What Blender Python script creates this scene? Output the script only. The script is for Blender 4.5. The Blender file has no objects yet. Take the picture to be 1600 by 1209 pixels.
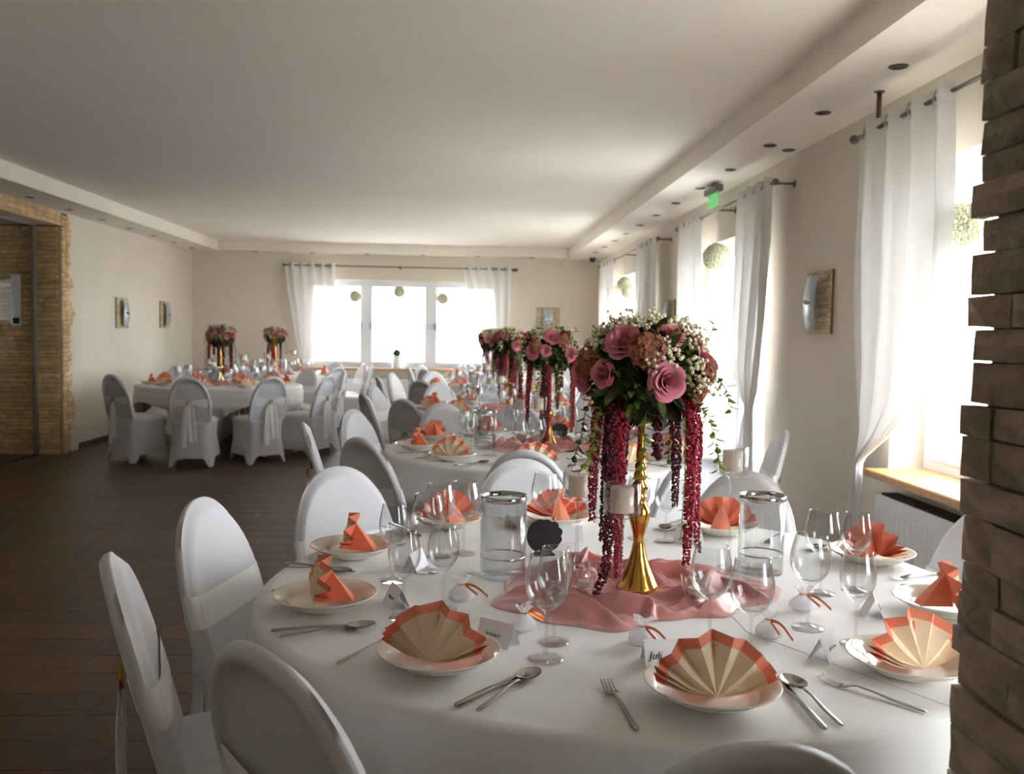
import bpy, bmesh, math, random
from math import sin, cos, pi, radians as R, sqrt, atan2, hypot
from mathutils import Vector, Matrix, noise
random.seed(7)
S = bpy.context.scene
COL = S.collection

# ------------------------------------------------------------------ camera, world, exposure
cd = bpy.data.cameras.new('camera'); cam = bpy.data.objects.new('camera', cd); COL.objects.link(cam)
cd.sensor_width = 36; cd.lens = 31.5; cd.clip_start = .05
Mr = [(0.9984866620881963, -0.051976664916362644, 0.017966967917386015),
      (0.01480880225890637, -0.06052077421768256, -0.998057080163128),
      (0.05296305323174667, 0.9968127518206538, -0.059659473682783376)]
rt, dn, fw = (Vector(v) for v in Mr)
cam.matrix_world = Matrix(((rt.x, -dn.x, -fw.x, 0), (rt.y, -dn.y, -fw.y, 0), (rt.z, -dn.z, -fw.z, 1.39), (0, 0, 0, 1)))
cd.dof.use_dof = True; cd.dof.focus_distance = 2.15; cd.dof.aperture_fstop = 5.6
S.camera = cam
SKY = 9.0
w = bpy.data.worlds.new('sky'); S.world = w; w.use_nodes = True
wb = w.node_tree.nodes['Background']; wb.inputs[0].default_value = (.93, .96, 1.0, 1); wb.inputs[1].default_value = SKY
S.view_settings.view_transform = 'Standard'; S.view_settings.look = 'None'; S.view_settings.gamma = 1
S.view_settings.use_curve_mapping = False
S.view_settings.exposure = 0.95
S.cycles.max_bounces = 12; S.cycles.diffuse_bounces = 6; S.cycles.transparent_max_bounces = 24
S.cycles.glossy_bounces = 4; S.cycles.sample_clamp_indirect = 6

# ------------------------------------------------------------------ materials
def lin(c): return tuple(((x/255+.055)/1.055)**2.4 if x > 10 else x/255/12.92 for x in c)
class N:
    def __init__(s, name):
        s.m = bpy.data.materials.new(name); s.m.use_nodes = True; s.t = s.m.node_tree; s.n = s.t.nodes; s.l = s.t.links
        s.p = s.n['Principled BSDF']; s.out = s.n['Material Output']
    def add(s, t, **kw):
        x = s.n.new(t)
        for k, v in kw.items(): setattr(x, k, v)
        return x
    def link(s, a, b): s.l.new(a, b)
def mat(name, c, rough=.6, metal=0., var=0., vscale=8., bump=0., bscale=60., stretch=None, sheen=0., spec=.5, obj_var=0., coord='Object', sss=0.):
    k = N(name); p = k.p; c = lin(c)
    p.inputs['Roughness'].default_value = rough; p.inputs['Metallic'].default_value = metal
    p.inputs['Specular IOR Level'].default_value = spec
    if sheen: p.inputs['Sheen Weight'].default_value = sheen
    p.inputs['Base Color'].default_value = (*c, 1)
    tc = k.add('ShaderNodeTexCoord'); mp = k.add('ShaderNodeMapping'); k.link(tc.outputs[coord], mp.inputs[0])
    if stretch: mp.inputs['Scale'].default_value = stretch
    if var or obj_var:
        nz = k.add('ShaderNodeTexNoise'); nz.inputs['Scale'].default_value = vscale; nz.inputs['Detail'].default_value = 4
        k.link(mp.outputs[0], nz.inputs[0])
        m1 = k.add('ShaderNodeMapRange'); m1.inputs['From Min'].default_value = .3; m1.inputs['From Max'].default_value = .7
        m1.inputs['To Min'].default_value = 1-var; m1.inputs['To Max'].default_value = 1+var
        k.link(nz.outputs[0], m1.inputs[0]); val = m1.outputs[0]
        if obj_var:
            oi = k.add('ShaderNodeObjectInfo'); ge = k.add('ShaderNodeNewGeometry')
            ad = k.add('ShaderNodeMath', operation='ADD'); k.link(oi.outputs['Random'], ad.inputs[0]); k.link(ge.outputs['Random Per Island'], ad.inputs[1])
            fr = k.add('ShaderNodeMath', operation='FRACT'); k.link(ad.outputs[0], fr.inputs[0])
            m2 = k.add('ShaderNodeMapRange'); m2.inputs['To Min'].default_value = 1-obj_var; m2.inputs['To Max'].default_value = 1+obj_var
            k.link(fr.outputs[0], m2.inputs[0])
            mu = k.add('ShaderNodeMath', operation='MULTIPLY'); k.link(val, mu.inputs[0]); k.link(m2.outputs[0], mu.inputs[1]); val = mu.outputs[0]
        vm = k.add('ShaderNodeVectorMath', operation='SCALE'); vm.inputs[0].default_value = c; k.link(val, vm.inputs['Scale'])
        k.link(vm.outputs[0], p.inputs['Base Color'])
    if bump:
        n2 = k.add('ShaderNodeTexNoise'); n2.inputs['Scale'].default_value = bscale; n2.inputs['Detail'].default_value = 5
        k.link(mp.outputs[0], n2.inputs[0])
        bp = k.add('ShaderNodeBump'); bp.inputs['Strength'].default_value = bump; bp.inputs['Distance'].default_value = .01
        k.link(n2.outputs[0], bp.inputs['Height']); k.link(bp.outputs[0], p.inputs['Normal'])
    return k.m
def glassmat(name, tint=(.97, .98, .98), ior=1.45, base=.02, rough=.0, edge=.95):
    k = N(name); k.n.remove(k.p)
    tr = k.add('ShaderNodeBsdfTransparent'); tr.inputs[0].default_value = (*tint, 1)
    gl = k.add('ShaderNodeBsdfGlossy'); gl.inputs['Roughness'].default_value = rough
    # Schlick reflectance of a thin sheet: the same from both sides
    ge = k.add('ShaderNodeNewGeometry'); dt = k.add('ShaderNodeVectorMath', operation='DOT_PRODUCT')
    k.link(ge.outputs['Normal'], dt.inputs[0]); k.link(ge.outputs['Incoming'], dt.inputs[1])
    ab = k.add('ShaderNodeMath', operation='ABSOLUTE'); k.link(dt.outputs['Value'], ab.inputs[0])
    om = k.add('ShaderNodeMath', operation='SUBTRACT'); om.inputs[0].default_value = 1; k.link(ab.outputs[0], om.inputs[1])
    pw = k.add('ShaderNodeMath', operation='POWER'); k.link(om.outputs[0], pw.inputs[0]); pw.inputs[1].default_value = 3
    f0 = ((ior-1)/(ior+1))**2+base
    ad = k.add('ShaderNodeMath', operation='MULTIPLY_ADD'); k.link(pw.outputs[0], ad.inputs[0]); ad.inputs[1].default_value = edge; ad.inputs[2].default_value = f0
    mx = k.add('ShaderNodeMixShader'); k.link(ad.outputs[0], mx.inputs[0]); k.link(tr.outputs[0], mx.inputs[1]); k.link(gl.outputs[0], mx.inputs[2])
    k.link(mx.outputs[0], k.out.inputs[0]); return k.m
def clothmat(name, c, transl=.35, transp=.0):
    k = N(name); k.n.remove(k.p); c = lin(c)
    d = k.add('ShaderNodeBsdfDiffuse'); d.inputs[0].default_value = (*c, 1)
    t = k.add('ShaderNodeBsdfTranslucent'); t.inputs[0].default_value = (*c, 1)
    mx = k.add('ShaderNodeMixShader'); mx.inputs[0].default_value = transl; k.link(d.outputs[0], mx.inputs[1]); k.link(t.outputs[0], mx.inputs[2])
    tc = k.add('ShaderNodeTexCoord'); wv = k.add('ShaderNodeTexNoise'); wv.inputs['Scale'].default_value = 300; k.link(tc.outputs['Object'], wv.inputs[0])
    bp = k.add('ShaderNodeBump'); bp.inputs['Strength'].default_value = .1; bp.inputs['Distance'].default_value = .002
    k.link(wv.outputs[0], bp.inputs['Height']); k.link(bp.outputs[0], d.inputs['Normal'])
    o = mx
    if transp:
        tp = k.add('ShaderNodeBsdfTransparent'); m2 = k.add('ShaderNodeMixShader'); m2.inputs[0].default_value = transp
        k.link(mx.outputs[0], m2.inputs[1]); k.link(tp.outputs[0], m2.inputs[2]); o = m2
    k.link(o.outputs[0], k.out.inputs[0]); return k.m
def emis(name, c, s):
    k = N(name); k.p.inputs['Base Color'].default_value = (*lin(c), 1)
    k.p.inputs['Emission Color'].default_value = (*lin(c), 1); k.p.inputs['Emission Strength'].default_value = s
    tc = k.add('ShaderNodeTexCoord'); n = k.add('ShaderNodeTexNoise'); n.inputs['Scale'].default_value = 30; k.link(tc.outputs['Object'], n.inputs[0])
    return k.m
M = dict(
    wall=mat('wall_paint', (222, 213, 198), .85, var=.03, vscale=2, bump=.08, bscale=160),
    ceil=mat('ceiling_paint', (237, 230, 218), .9, var=.02, vscale=1.5, bump=.05, bscale=120),
    white=mat('white_lacquer', (232, 232, 232), .35, var=.01),
    frame=mat('window_plastic', (226, 230, 236), .35, var=.01),
    plank=mat('floor_plank', (88, 66, 49), .42, var=.28, vscale=7, stretch=(.7, 9, 1), obj_var=.14, bump=.12, bscale=25, coord='Object', spec=.35),
    grout=mat('floor_joint', (52, 42, 35), .8, var=.1),
    base=mat('dark_baseboard', (66, 54, 46), .5, var=.1, stretch=(1, 12, 1)),
    stone=mat('ledge_stone', (204, 174, 128), .85, var=.22, vscale=14, obj_var=.2, bump=.5, bscale=45),
    stone2=mat('pier_stone', (152, 136, 114), .85, var=.25, vscale=18, obj_var=.16, bump=.6, bscale=50),
    mortar=mat('stone_joint', (96, 80, 60), .95, var=.2, vscale=20, bump=.4),
    cover=mat('white_spandex', (212, 212, 216), .55, var=.012, vscale=3, bump=.03, bscale=300, sheen=.25),
    sash=mat('white_sash', (246, 246, 247), .45, var=.01, bump=.06, bscale=200, stretch=(1, 1, 6), sheen=.3),
    cloth=mat('white_tablecloth', (228, 226, 224), .75, var=.012, vscale=4, bump=.05, bscale=350, sheen=.2),
    curtain=clothmat('sheer_curtain', (232, 230, 227), .11, .04),
    chrome=mat('chrome', (200, 200, 200), .12, 1., var=.02),
    steel=mat('cutlery_steel', (176, 172, 166), .2, 1., var=.03, vscale=30),
    rod=mat('brushed_rod', (120, 112, 104), .3, 1., var=.05),
    gold=mat('polished_gold', (216, 164, 84), .17, 1., var=.05, vscale=20),
    brass=mat('brass_buckle', (190, 150, 70), .25, 1., var=.05),
    coral=mat('coral_paper', (240, 146, 116), .8, var=.04, vscale=25, bump=.1, bscale=250),
    cream=mat('cream_paper', (238, 216, 186), .8, var=.03, vscale=25, bump=.1, bscale=250),
    plate=mat('glazed_porcelain', (236, 230, 216), .12, var=.01),
    glass=glassmat('clear_glass', (.955, .96, .96), 1.45, .02),
    thick=glassmat('thick_glass', (.94, .95, .95), 1.5, .02, edge=.8),
    pane=glassmat('window_pane', (.96, .97, .97), 1.45, .0, edge=.25),
    coated=glassmat('coated_glass', (.97, .98, .98), 1.06, .0, edge=.02),
    crystal=glassmat('cut_crystal', (.9, .89, .88), 1.7, .12),
    frost=mat('frosted_shade', (170, 182, 184), .25, var=.03),
    wax=mat('ivory_wax', (240, 228, 208), .45, var=.02),
    wick=mat('candle_wick', (60, 50, 40), .9, var=.1),
    satin=mat('pink_satin', (206, 136, 132), .34, var=.03, vscale=10, sheen=.3, bump=.02, bscale=200, spec=.6),
    amar=mat('amaranth_red', (160, 18, 50), .6, var=.3, vscale=60),
    amar2=mat('amaranth_wine', (92, 14, 34), .65, var=.3, vscale=60),
    rose=mat('pink_rose', (230, 146, 162), .65, var=.06, vscale=20, spec=.25),
    hyd=mat('dusty_hydrangea', (166, 104, 80), .75, var=.25, vscale=35),
    gyp=mat('babys_breath', (236, 228, 196), .7, var=.05, vscale=40),
    leaf=mat('dark_leaf', (66, 80, 38), .5, var=.3, vscale=25),
    leaf2=mat('lime_leaf', (138, 146, 62), .5, var=.25, vscale=25),
    bush=mat('boxwood_green', (50, 74, 34), .7, var=.3, vscale=60),
    ivory=mat('foam_rose_ivory', (226, 226, 200), .7, var=.06, vscale=30),
    board=mat('black_board', (30, 28, 28), .6, var=.1),
    paper=mat('white_card', (238, 238, 242), .7, var=.01),
    ink=mat('black_ink', (40, 36, 36), .7, var=.02),
    goldink=mat('gold_ink', (190, 150, 90), .5, var=.02),
    copper=mat('copper_ribbon', (206, 120, 70), .25, .8, var=.06),
    organza=clothmat('white_organza', (240, 236, 238), .4, .25),
    sill=mat('oak_sill', (206, 160, 104), .4, var=.2, vscale=8, stretch=(12, 1, 1), bump=.05),
    sillx=mat('oak_sill_back', (196, 158, 110), .4, var=.2, vscale=8, stretch=(1, 12, 1), bump=.05),
    grille=mat('radiator_grille', (70, 68, 66), .5, var=.05),
    spot=mat('spot_bezel', (96, 88, 78), .35, .8, var=.05),
    dark=mat('dark_plastic', (46, 44, 44), .4, var=.04),
    greybox=mat('grey_sign_box', (96, 92, 96), .5, var=.03),
    green=emis('green_exit', (60, 190, 90), .45),
    alu=mat('aluminium_profile', (150, 146, 140), .35, .6, var=.03),
    ground=mat('terrace_concrete', (190, 188, 184), .9, var=.06, vscale=3),
    tile=mat('mosaic_stone', (196, 178, 146), .8, var=.2, vscale=25, obj_var=.2, bump=.3),
    wood=mat('table_board', (150, 120, 84), .6, var=.2, stretch=(1, 8, 1)),
)

# ------------------------------------------------------------------ mesh building
class MB:
    def __init__(s): s.v = []; s.f = []; s.mi = []; s.xf = None; s.ms = []
    def vert(s, p):
        p = Vector(p)
        if s.xf is not None: p = s.xf @ p
        s.v.append(p); return len(s.v)-1
    def mid(s, m):
        if m is None: return 0
        if m not in s.ms: s.ms.append(m)
        return s.ms.index(m)
    def face(s, idx, m=None): s.f.append(tuple(idx)); s.mi.append(s.mid(m))
    def grid(s, fn, nu, nv, cu=False, cv=False, m=None, mf=None):
        st = len(s.v); U = nu if cu else nu+1; V = nv if cv else nv+1
        for i in range(U):
            for j in range(V): s.vert(fn(i/nu, j/nv))
        for i in range(nu):
            for j in range(nv):
                a = st+i*V+j; b = st+((i+1) % U)*V+j; c = st+((i+1) % U)*V+(j+1) % V; d = st+i*V+(j+1) % V
                s.face((a, b, c, d), mf(i, j) if mf else m)
        return s
    def lathe(s, prof, n=24, c=(0, 0, 0), m=None):
        c = Vector(c)
        return s.grid(lambda u, v: c+Vector((prof[round(v*(len(prof)-1))][0]*cos(2*pi*u), prof[round(v*(len(prof)-1))][0]*sin(2*pi*u), prof[round(v*(len(prof)-1))][1])), n, len(prof)-1, cu=True, m=m)
    def box(s, a, b, m=None, ch=0):
        x0, y0, z0 = a; x1, y1, z1 = b
        if ch:
            i = [s.vert(p) for p in ((x0, y0, z0), (x1, y0, z0), (x1, y1, z0), (x0, y1, z0), (x0, y0, z1-ch), (x1, y0, z1-ch), (x1, y1, z1-ch), (x0, y1, z1-ch), (x0+ch, y0+ch, z1), (x1-ch, y0+ch, z1), (x1-ch, y1-ch, z1), (x0+ch, y1-ch, z1))]
            for q in ((3, 2, 1, 0), (0, 1, 5, 4), (1, 2, 6, 5), (2, 3, 7, 6), (3, 0, 4, 7), (4, 5, 9, 8), (5, 6, 10, 9), (6, 7, 11, 10), (7, 4, 8, 11), (8, 9, 10, 11)): s.face([i[k] for k in q], m)
            return s
        i = [s.vert(p) for p in ((x0, y0, z0), (x1, y0, z0), (x1, y1, z0), (x0, y1, z0), (x0, y0, z1), (x1, y0, z1), (x1, y1, z1), (x0, y1, z1))]
        for q in ((3, 2, 1, 0), (0, 1, 5, 4), (1, 2, 6, 5), (2, 3, 7, 6), (3, 0, 4, 7), (4, 5, 6, 7)): s.face([i[k] for k in q], m)
        return s
    def tube(s, path, r, n=8, m=None, cap=True):
        path = [Vector(p) for p in path]; st = len(s.v); rr = r if isinstance(r, (list, tuple)) else [r]*len(path)
        for k, p in enumerate(path):
            t = (path[min(k+1, len(path)-1)]-path[max(k-1, 0)]).normalized()
            a = t.orthogonal().normalized() if k == 0 else (a-t*a.dot(t)).normalized()
            b = t.cross(a)
            for q in range(n): s.vert(p+(a*cos(2*pi*q/n)+b*sin(2*pi*q/n))*rr[k])
        for k in range(len(path)-1):
            for q in range(n): s.face((st+k*n+q, st+k*n+(q+1) % n, st+(k+1)*n+(q+1) % n, st+(k+1)*n+q), m)
        if cap:
            s.face([st+q for q in range(n)][::-1], m); e = st+(len(path)-1)*n; s.face([e+q for q in range(n)], m)
        return s
    def torus(s, c, R_, r, ax='z', n=24, k=8, m=None):
        c = Vector(c)
        def fn(u, v):
            a = 2*pi*u; b = 2*pi*v; q = ((R_+r*cos(b))*cos(a), (R_+r*cos(b))*sin(a), r*sin(b))
            return c+Vector({'z': q, 'y': (q[0], q[2], q[1]), 'x': (q[2], q[0], q[1])}[ax])
        return s.grid(fn, n, k, cu=True, cv=True, m=m)
    def ball(s, c, r, n=8, k=6, sc=(1, 1, 1), m=None):
        c = Vector(c)
        return s.grid(lambda u, v: c+Vector((r*sc[0]*sin(pi*v)*cos(2*pi*u), r*sc[1]*sin(pi*v)*sin(2*pi*u), r*sc[2]*cos(pi*v))), n, k, cu=True, m=m)
    def octa(s, c, r, m=None):
        c = Vector(c); o = Matrix.Rotation(random.random()*6.3, 3, 'Z') @ Matrix.Rotation(random.random()*6.3, 3, 'X')
        i = [s.vert(c+o @ Vector(d)*r) for d in ((1, 0, 0), (-1, 0, 0), (0, 1, 0), (0, -1, 0), (0, 0, 1), (0, 0, -1))]
        for a, b, d in ((0, 2, 4), (2, 1, 4), (1, 3, 4), (3, 0, 4), (2, 0, 5), (1, 2, 5), (3, 1, 5), (0, 3, 5)): s.face((i[a], i[b], i[d]), m)
    ICO = None
    def ico(s, c, r, m=None):
        if MB.ICO is None:
            bm = bmesh.new(); bmesh.ops.create_icosphere(bm, subdivisions=1, radius=1); bm.verts.ensure_lookup_table()
            MB.ICO = ([v.co.copy() for v in bm.verts], [[v.index for v in f.verts] for f in bm.faces]); bm.free()
        c = Vector(c); i = [s.vert(c+v*r) for v in MB.ICO[0]]
        for f in MB.ICO[1]: s.face([i[k] for k in f], m)
    def leaf(s, p, d, up, L, W, m=None, fold=.25, bend=.2):
        p = Vector(p); d = Vector(d).normalized(); up = Vector(up); sd = d.cross(up).normalized(); nn = sd.cross(d).normalized()
        q = [p, p+d*L*.35+sd*W+nn*W*fold, p+d*L*.35-nn*0, p+d*L*.35-sd*W+nn*W*fold, p+d*L*.75+sd*W*.7+nn*(W*fold-L*bend*.4), p+d*L*.75-nn*L*bend*.4, p+d*L*.75-sd*W*.7+nn*(W*fold-L*bend*.4), p+d*L-nn*L*bend]
        i = [s.vert(x) for x in q]
        for f in ((0, 1, 2), (0, 2, 3), (1, 4, 5, 2), (2, 5, 6, 3), (4, 7, 5), (5, 7, 6)): s.face([i[k] for k in f], m)
    def mesh(s, name, mats, smooth=True, merge=0):
        me = bpy.data.meshes.new(name); me.from_pydata([tuple(v) for v in s.v], [], s.f)
        ms = s.ms if s.ms else ([mats] if isinstance(mats, str) else mats)
        for q in ms: me.materials.append(M[q])
        if len(ms) > 1: me.polygons.foreach_set('material_index', s.mi)
        if smooth: me.polygons.foreach_set('use_smooth', [True]*len(me.polygons))
        bm = bmesh.new(); bm.from_mesh(me)
        if merge: bmesh.ops.remove_doubles(bm, verts=bm.verts, dist=merge)
        bmesh.ops.dissolve_degenerate(bm, edges=bm.edges, dist=1e-6)
        bmesh.ops.recalc_face_normals(bm, faces=bm.faces); bm.to_mesh(me); bm.free()
        if smooth == 'auto':
            me.set_sharp_from_angle(angle=R(35))
        me.update(); return me
    def build(s, name, m, parent=None, smooth=True, loc=None, merge=0):
        return ob(name, s.mesh(name, m, smooth, merge), parent, loc)
def ob(name, me, parent=None, loc=None, rz=0):
    o = bpy.data.objects.new(name, me); COL.objects.link(o)
    if parent is not None: o.parent = parent
    if loc is not None: o.location = loc
    o.rotation_euler = (0, 0, rz); return o
def tag(o, label, cat, group=None):
    o['label'] = label; o['category'] = cat
    if group: o['group'] = group
    return o
def thing(name, label, cat, loc=(0, 0, 0), rz=0, group=None):
    return tag(ob(name, None, None, loc, rz), label, cat, group)
def struct(o): o['kind'] = 'structure'; return o
def kids(o): return [c for c in COL.objects if c.parent == o]
def dup(o, parent=None):
    def rec(a, par):
        c = a.copy(); COL.objects.link(c)
        if par is not None: c.parent = par
        for ch in CH.get(a.name, ()): rec(bpy.data.objects[ch], c)
        return c
    return rec(o, parent)
CH = {}
def index(o):
    CH[o.name] = [c.name for c in COL.objects if c.parent == o]
    for c in CH[o.name]: index(bpy.data.objects[c])
USED = set()
def place(proto, x, y, z, rz, label, cat, group):
    if proto.name not in CH: index(proto)
    o = proto if proto.name not in USED else dup(proto)
    USED.add(proto.name)
    o.location = (x, y, z); o.rotation_euler = (0, 0, rz); tag(o, label, cat, group); return o
def lerp(tab, z):
    for (z0, a), (z1, b) in zip(tab, tab[1:]):
        if (z0-z)*(z1-z) <= 0 and z0 != z1:
            t = (z-z0)/(z1-z0); return a+(b-a)*t
    return tab[0][1] if abs(z-tab[0][0]) < abs(z-tab[-1][0]) else tab[-1][1]
def sm(a, b, x):
    t = max(0, min(1, (x-a)/(b-a))); return t*t*(3-2*t)
def sgp(c, e): return math.copysign(abs(c)**e, c)

# ------------------------------------------------------------------ room shell
LX, RX, BY, FY, ZC, ZS = -4.33, 2.15, 14.5, -4.0, 2.75, 2.6
def wall(name, axis, p0, p1, a0, a1, z1, holes):
    """wall slab between p0 and p1 on one axis, running a0..a1 on the other, with rectangular holes (a, b, z0, z1)"""
    m = MB(); cuts = sorted({a0, a1, *[h[0] for h in holes], *[h[1] for h in holes]})
    for c, d in zip(cuts, cuts[1:]):
        zs = [(0, z1)]
        for h in holes:
            if h[0] <= c and d <= h[1]: zs = [(0, h[2]), (h[3], z1)]
        for q, r in zs:
            if r-q < 1e-4: continue
            if axis == 'x': m.box((p0, c, q), (p1, d, r))
            else: m.box((c, p0, q), (d, p1, r))
    return struct(m.build(name, 'wall', smooth=False))
W0 = (-1.0, .9, .745, 2.22); W1 = (2.3, 4.4, .745, 2.22); W2 = (6.3, 8.6, .02, 2.2); W3 = (10.2, 13.3, .80, 2.2)
wall('wall_right', 'x', RX, RX+.3, FY, BY+.3, 2.95, [W0, W1, W2, W3])
wall('wall_back', 'y', BY, BY+.3, LX-.3, RX, 2.95, [(-2.55, .55, .80, 2.2)])
wall('wall_left', 'x', LX-.3, LX, FY, BY, 2.95, [(5.2, 9.87, 0, 2.45)])
wall('wall_front', 'y', FY-.3, FY, LX-.3, RX, 2.95, [])
wall('wall_side_room', 'y', 9.87, 10.07, -7.3, LX-.3, 2.95, [])
wall('wall_side_room_end', 'x', -7.5, -7.3, 4.0, 10.07, 2.95, [])
wall('wall_side_room_front', 'y', 4.0, 4.2, -7.3, LX-.3, 2.95, [])
struct(MB().box((LX, FY, ZC), (RX, BY, ZC+.2)).build('ceiling', 'ceil', smooth=False))
m = MB()
m.box((1.62, FY, ZS), (RX, BY, ZC)); m.box((LX, FY, ZS), (-3.85, BY, ZC)); m.box((-3.85, 14.22, ZS), (1.62, BY, ZC))
struct(m.build('ceiling_soffit', 'ceil', smooth=False))
struct(MB().box((-7.3, 4.2, 2.6), (LX-.3, 9.87, 2.8)).build('ceiling_side_room', 'ceil', smooth=False))
fl = struct(MB().box((-7.5, FY, -.1), (RX, BY, -.004)).build('floor', 'grout', smooth=False))
# floor planks, 0.2 x 1.2 m, laid across the room
PW, PL = .2, 1.2
full = MB().box((0, 0, -.006), (PL-.0016, PW-.0016, 0), ch=.0015).mesh('floor_plank', 'plank', smooth=False)
rest = MB()
y = FY; r = 0
while y < BY:
    x = LX-random.choice((0, .4, .8, .2, .6, 1.0))
    near = 1.5 < y < 6.3
    while x < RX:
        a, b = max(x, LX), min(x+PL, RX)
        if b-a > .02:
            if near and x >= LX and x+PL <= RX: ob('floor_plank', full, fl, (x, y, 0))
            elif near: MB().box((0, 0, -.006), (b-a-.0016, PW-.0016, 0), ch=.0015).build('floor_plank', 'plank', fl, False, (a, y, 0))
            else: rest.box((a, y, -.006), (b-.0016, y+PW-.0016, 0), ch=.0015)
        x += PL
    y += PW
rest.box((-7.3, 4.2, -.006), (LX-.003, 9.87, 0), ch=.001)
o = rest.build('distant_floor_planks', 'plank', fl, False); o['kind'] = 'stuff'
m = MB().box((LX, 10.28, 0), (LX+.015, BY-.015, .07)); struct(m.build('baseboard_left', 'base', smooth=False))
struct(MB().box((LX, BY-.015, 0), (RX, BY, .07)).build('baseboard_back', 'base', smooth=False))
m = MB().box((RX-.015, FY, 0), (RX, 6.3, .07)).box((RX-.015, 8.6, 0), (RX, BY-.015, .07)); struct(m.build('baseboard_right', 'base', smooth=False))
struct(MB().box((-60, -60, -.3), (60, 60, -.15)).build('terrace_ground', 'ground', smooth=False))

# windows: a frame of profile bars, sashes, panes
def win(name, axis, p, a0, a1, z0, z1, mull, rail=None, handle=True):
    root = struct(ob(name, None)); f = MB(); d = .07
    def bx(mb, u0, u1, q0, q1, dp=d, off=0):
        if axis == 'y': mb.box((u0, p+off, q0), (u1, p+off+dp, q1))
        else: mb.box((p+off, u0, q0), (p+off+dp, u1, q1))
    t = .055
    bx(f, a0, a1, z0, z0+t); bx(f, a0, a1, z1-t, z1); bx(f, a0, a0+t, z0+t, z1-t); bx(f, a1-t, a1, z0+t, z1-t)
    for q in mull: bx(f, q-.05, q+.05, z0+t, z1-t)
    f.build('window_frame', 'frame', root, False)
    ed = [a0+t]+[v for q in mull for v in (q-.05, q+.05)]+[a1-t]
    for i in range(0, len(ed), 2):
        s = MB(); b = .045; u0, u1, q0, q1 = ed[i]+.001, ed[i+1]-.001, z0+t+.001, z1-t-.001
        bx(s, u0, u1, q0, q0+b, .05, -.012); bx(s, u0, u1, q1-b, q1, .05, -.012); bx(s, u0, u0+b, q0+b, q1-b, .05, -.012); bx(s, u1-b, u1, q0+b, q1-b, .05, -.012)
        if rail: bx(s, u0+b, u1-b, rail-.05, rail+.05, .05, -.012)
        so = s.build('sash', 'frame', root, False)
        g = MB(); bx(g, u0+b, u1-b, q0+b, q1-b, .004, .01); g.build('pane', 'pane', so, False)
        if handle:
            h = MB(); hm = (q0+q1)/2; c = u0+b/2 if i else u1-b/2
            if axis == 'y': h.box((c-.012, p-.03, hm-.03), (c+.012, p-.012, hm+.03)).box((c-.008, p-.055, hm-.09), (c+.008, p-.03, hm+.01))
            else: h.box((p-.03, c-.012, hm-.03), (p-.012, c+.012, hm+.03)).box((p-.055, c-.008, hm-.09), (p-.03, c+.008, hm+.01))
            h.build('handle', 'chrome', so, False)
    return root
win('window_1', 'y', BY+.12, -2.55, .55, .80, 2.2, [-1.60, -.56])
win('window_2', 'x', RX+.18, W1[0], W1[1], W1[2], W1[3], [3.25])
win('door_1', 'x', RX+.18, W2[0], W2[1], W2[2], W2[3], [7.45], rail=.98)
win('window_3', 'x', RX+.18, W3[0], W3[1], W3[2], W3[3], [11.75])
win('window_added', 'x', RX+.18, W0[0], W0[1], W0[2], W0[3], [-.05], handle=False)  # unseen window, added to light the bouquet and napkins from the front
struct(MB().box((2.0, 2.2, .715), (2.33, 4.36, .75), ch=.006).build('trim_1', 'sill', smooth=False))
struct(MB().box((-2.65, BY-.14, .765), (.65, BY+.12, .80), ch=.006).build('trim_2', 'sillx', smooth=False))
struct(MB().box((2.0, 10.1, .765), (2.33, 13.4, .80), ch=.006).build('trim_3', 'sill', smooth=False))

# ------------------------------------------------------------------ ledge-stone cladding
def stone_mesh(L, H, D, rough=.008):
    """a split-face stone: back at y=0, front towards -y, x along 0..L, z 0..H"""
    nx = max(2, min(5, int(L/.09)+1)); m = MB(); sd = random.random()*100
    def fr(u, v):
        e = 1 if 0 < u < 1 and 0 < v < 1 else 0
        n = noise.noise(Vector((u*L*14+sd, v*H*14, sd)))
        dep = D*(.55 if not e else 1)+n*rough*(1.3 if e else .5)
        jx = noise.noise(Vector((u*5, v*3, sd+9)))*.004
        return (u*L+(jx if 0 < u < 1 else jx*.6), -max(.004, dep), v*H+(0 if 0 < v < 1 else noise.noise(Vector((u*4, v, sd+5)))*.003))
    m.grid(fr, nx, 2)
    V = 3; per = [i*V for i in range(nx+1)]+[nx*V+1, nx*V+2]+[i*V+2 for i in range(nx-1, -1, -1)]+[1]
    b = [m.vert((m.v[i].x, 0, m.v[i].z)) for i in per]
    for k in range(len(per)): m.face((per[k], per[(k+1) % len(per)], b[(k+1) % len(per)], b[k]))
    return m
# side-room far jamb seen through the opening (faces the camera)
jw = struct(MB().box((-7.3, 9.845, 0), (LX-.004, 9.869, 2.45)).build('trim_4', 'mortar', smooth=False))
z = 0.0
while z < 2.44:
    h = min(random.choice((.035, .045, .05, .06)), 2.45-z)
    if h < .02: break
    x = -5.75
    while x < LX-.005:
        L = random.uniform(.12, .36); e = x+L
        if LX-e < .09: e = LX-.004
        stone_mesh(e-x-.004, h-.004, random.uniform(.012, .03), .005).build('stone', 'stone', jw, False, (x, 9.845, z)); x = e
    z += h
stone = None
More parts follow.
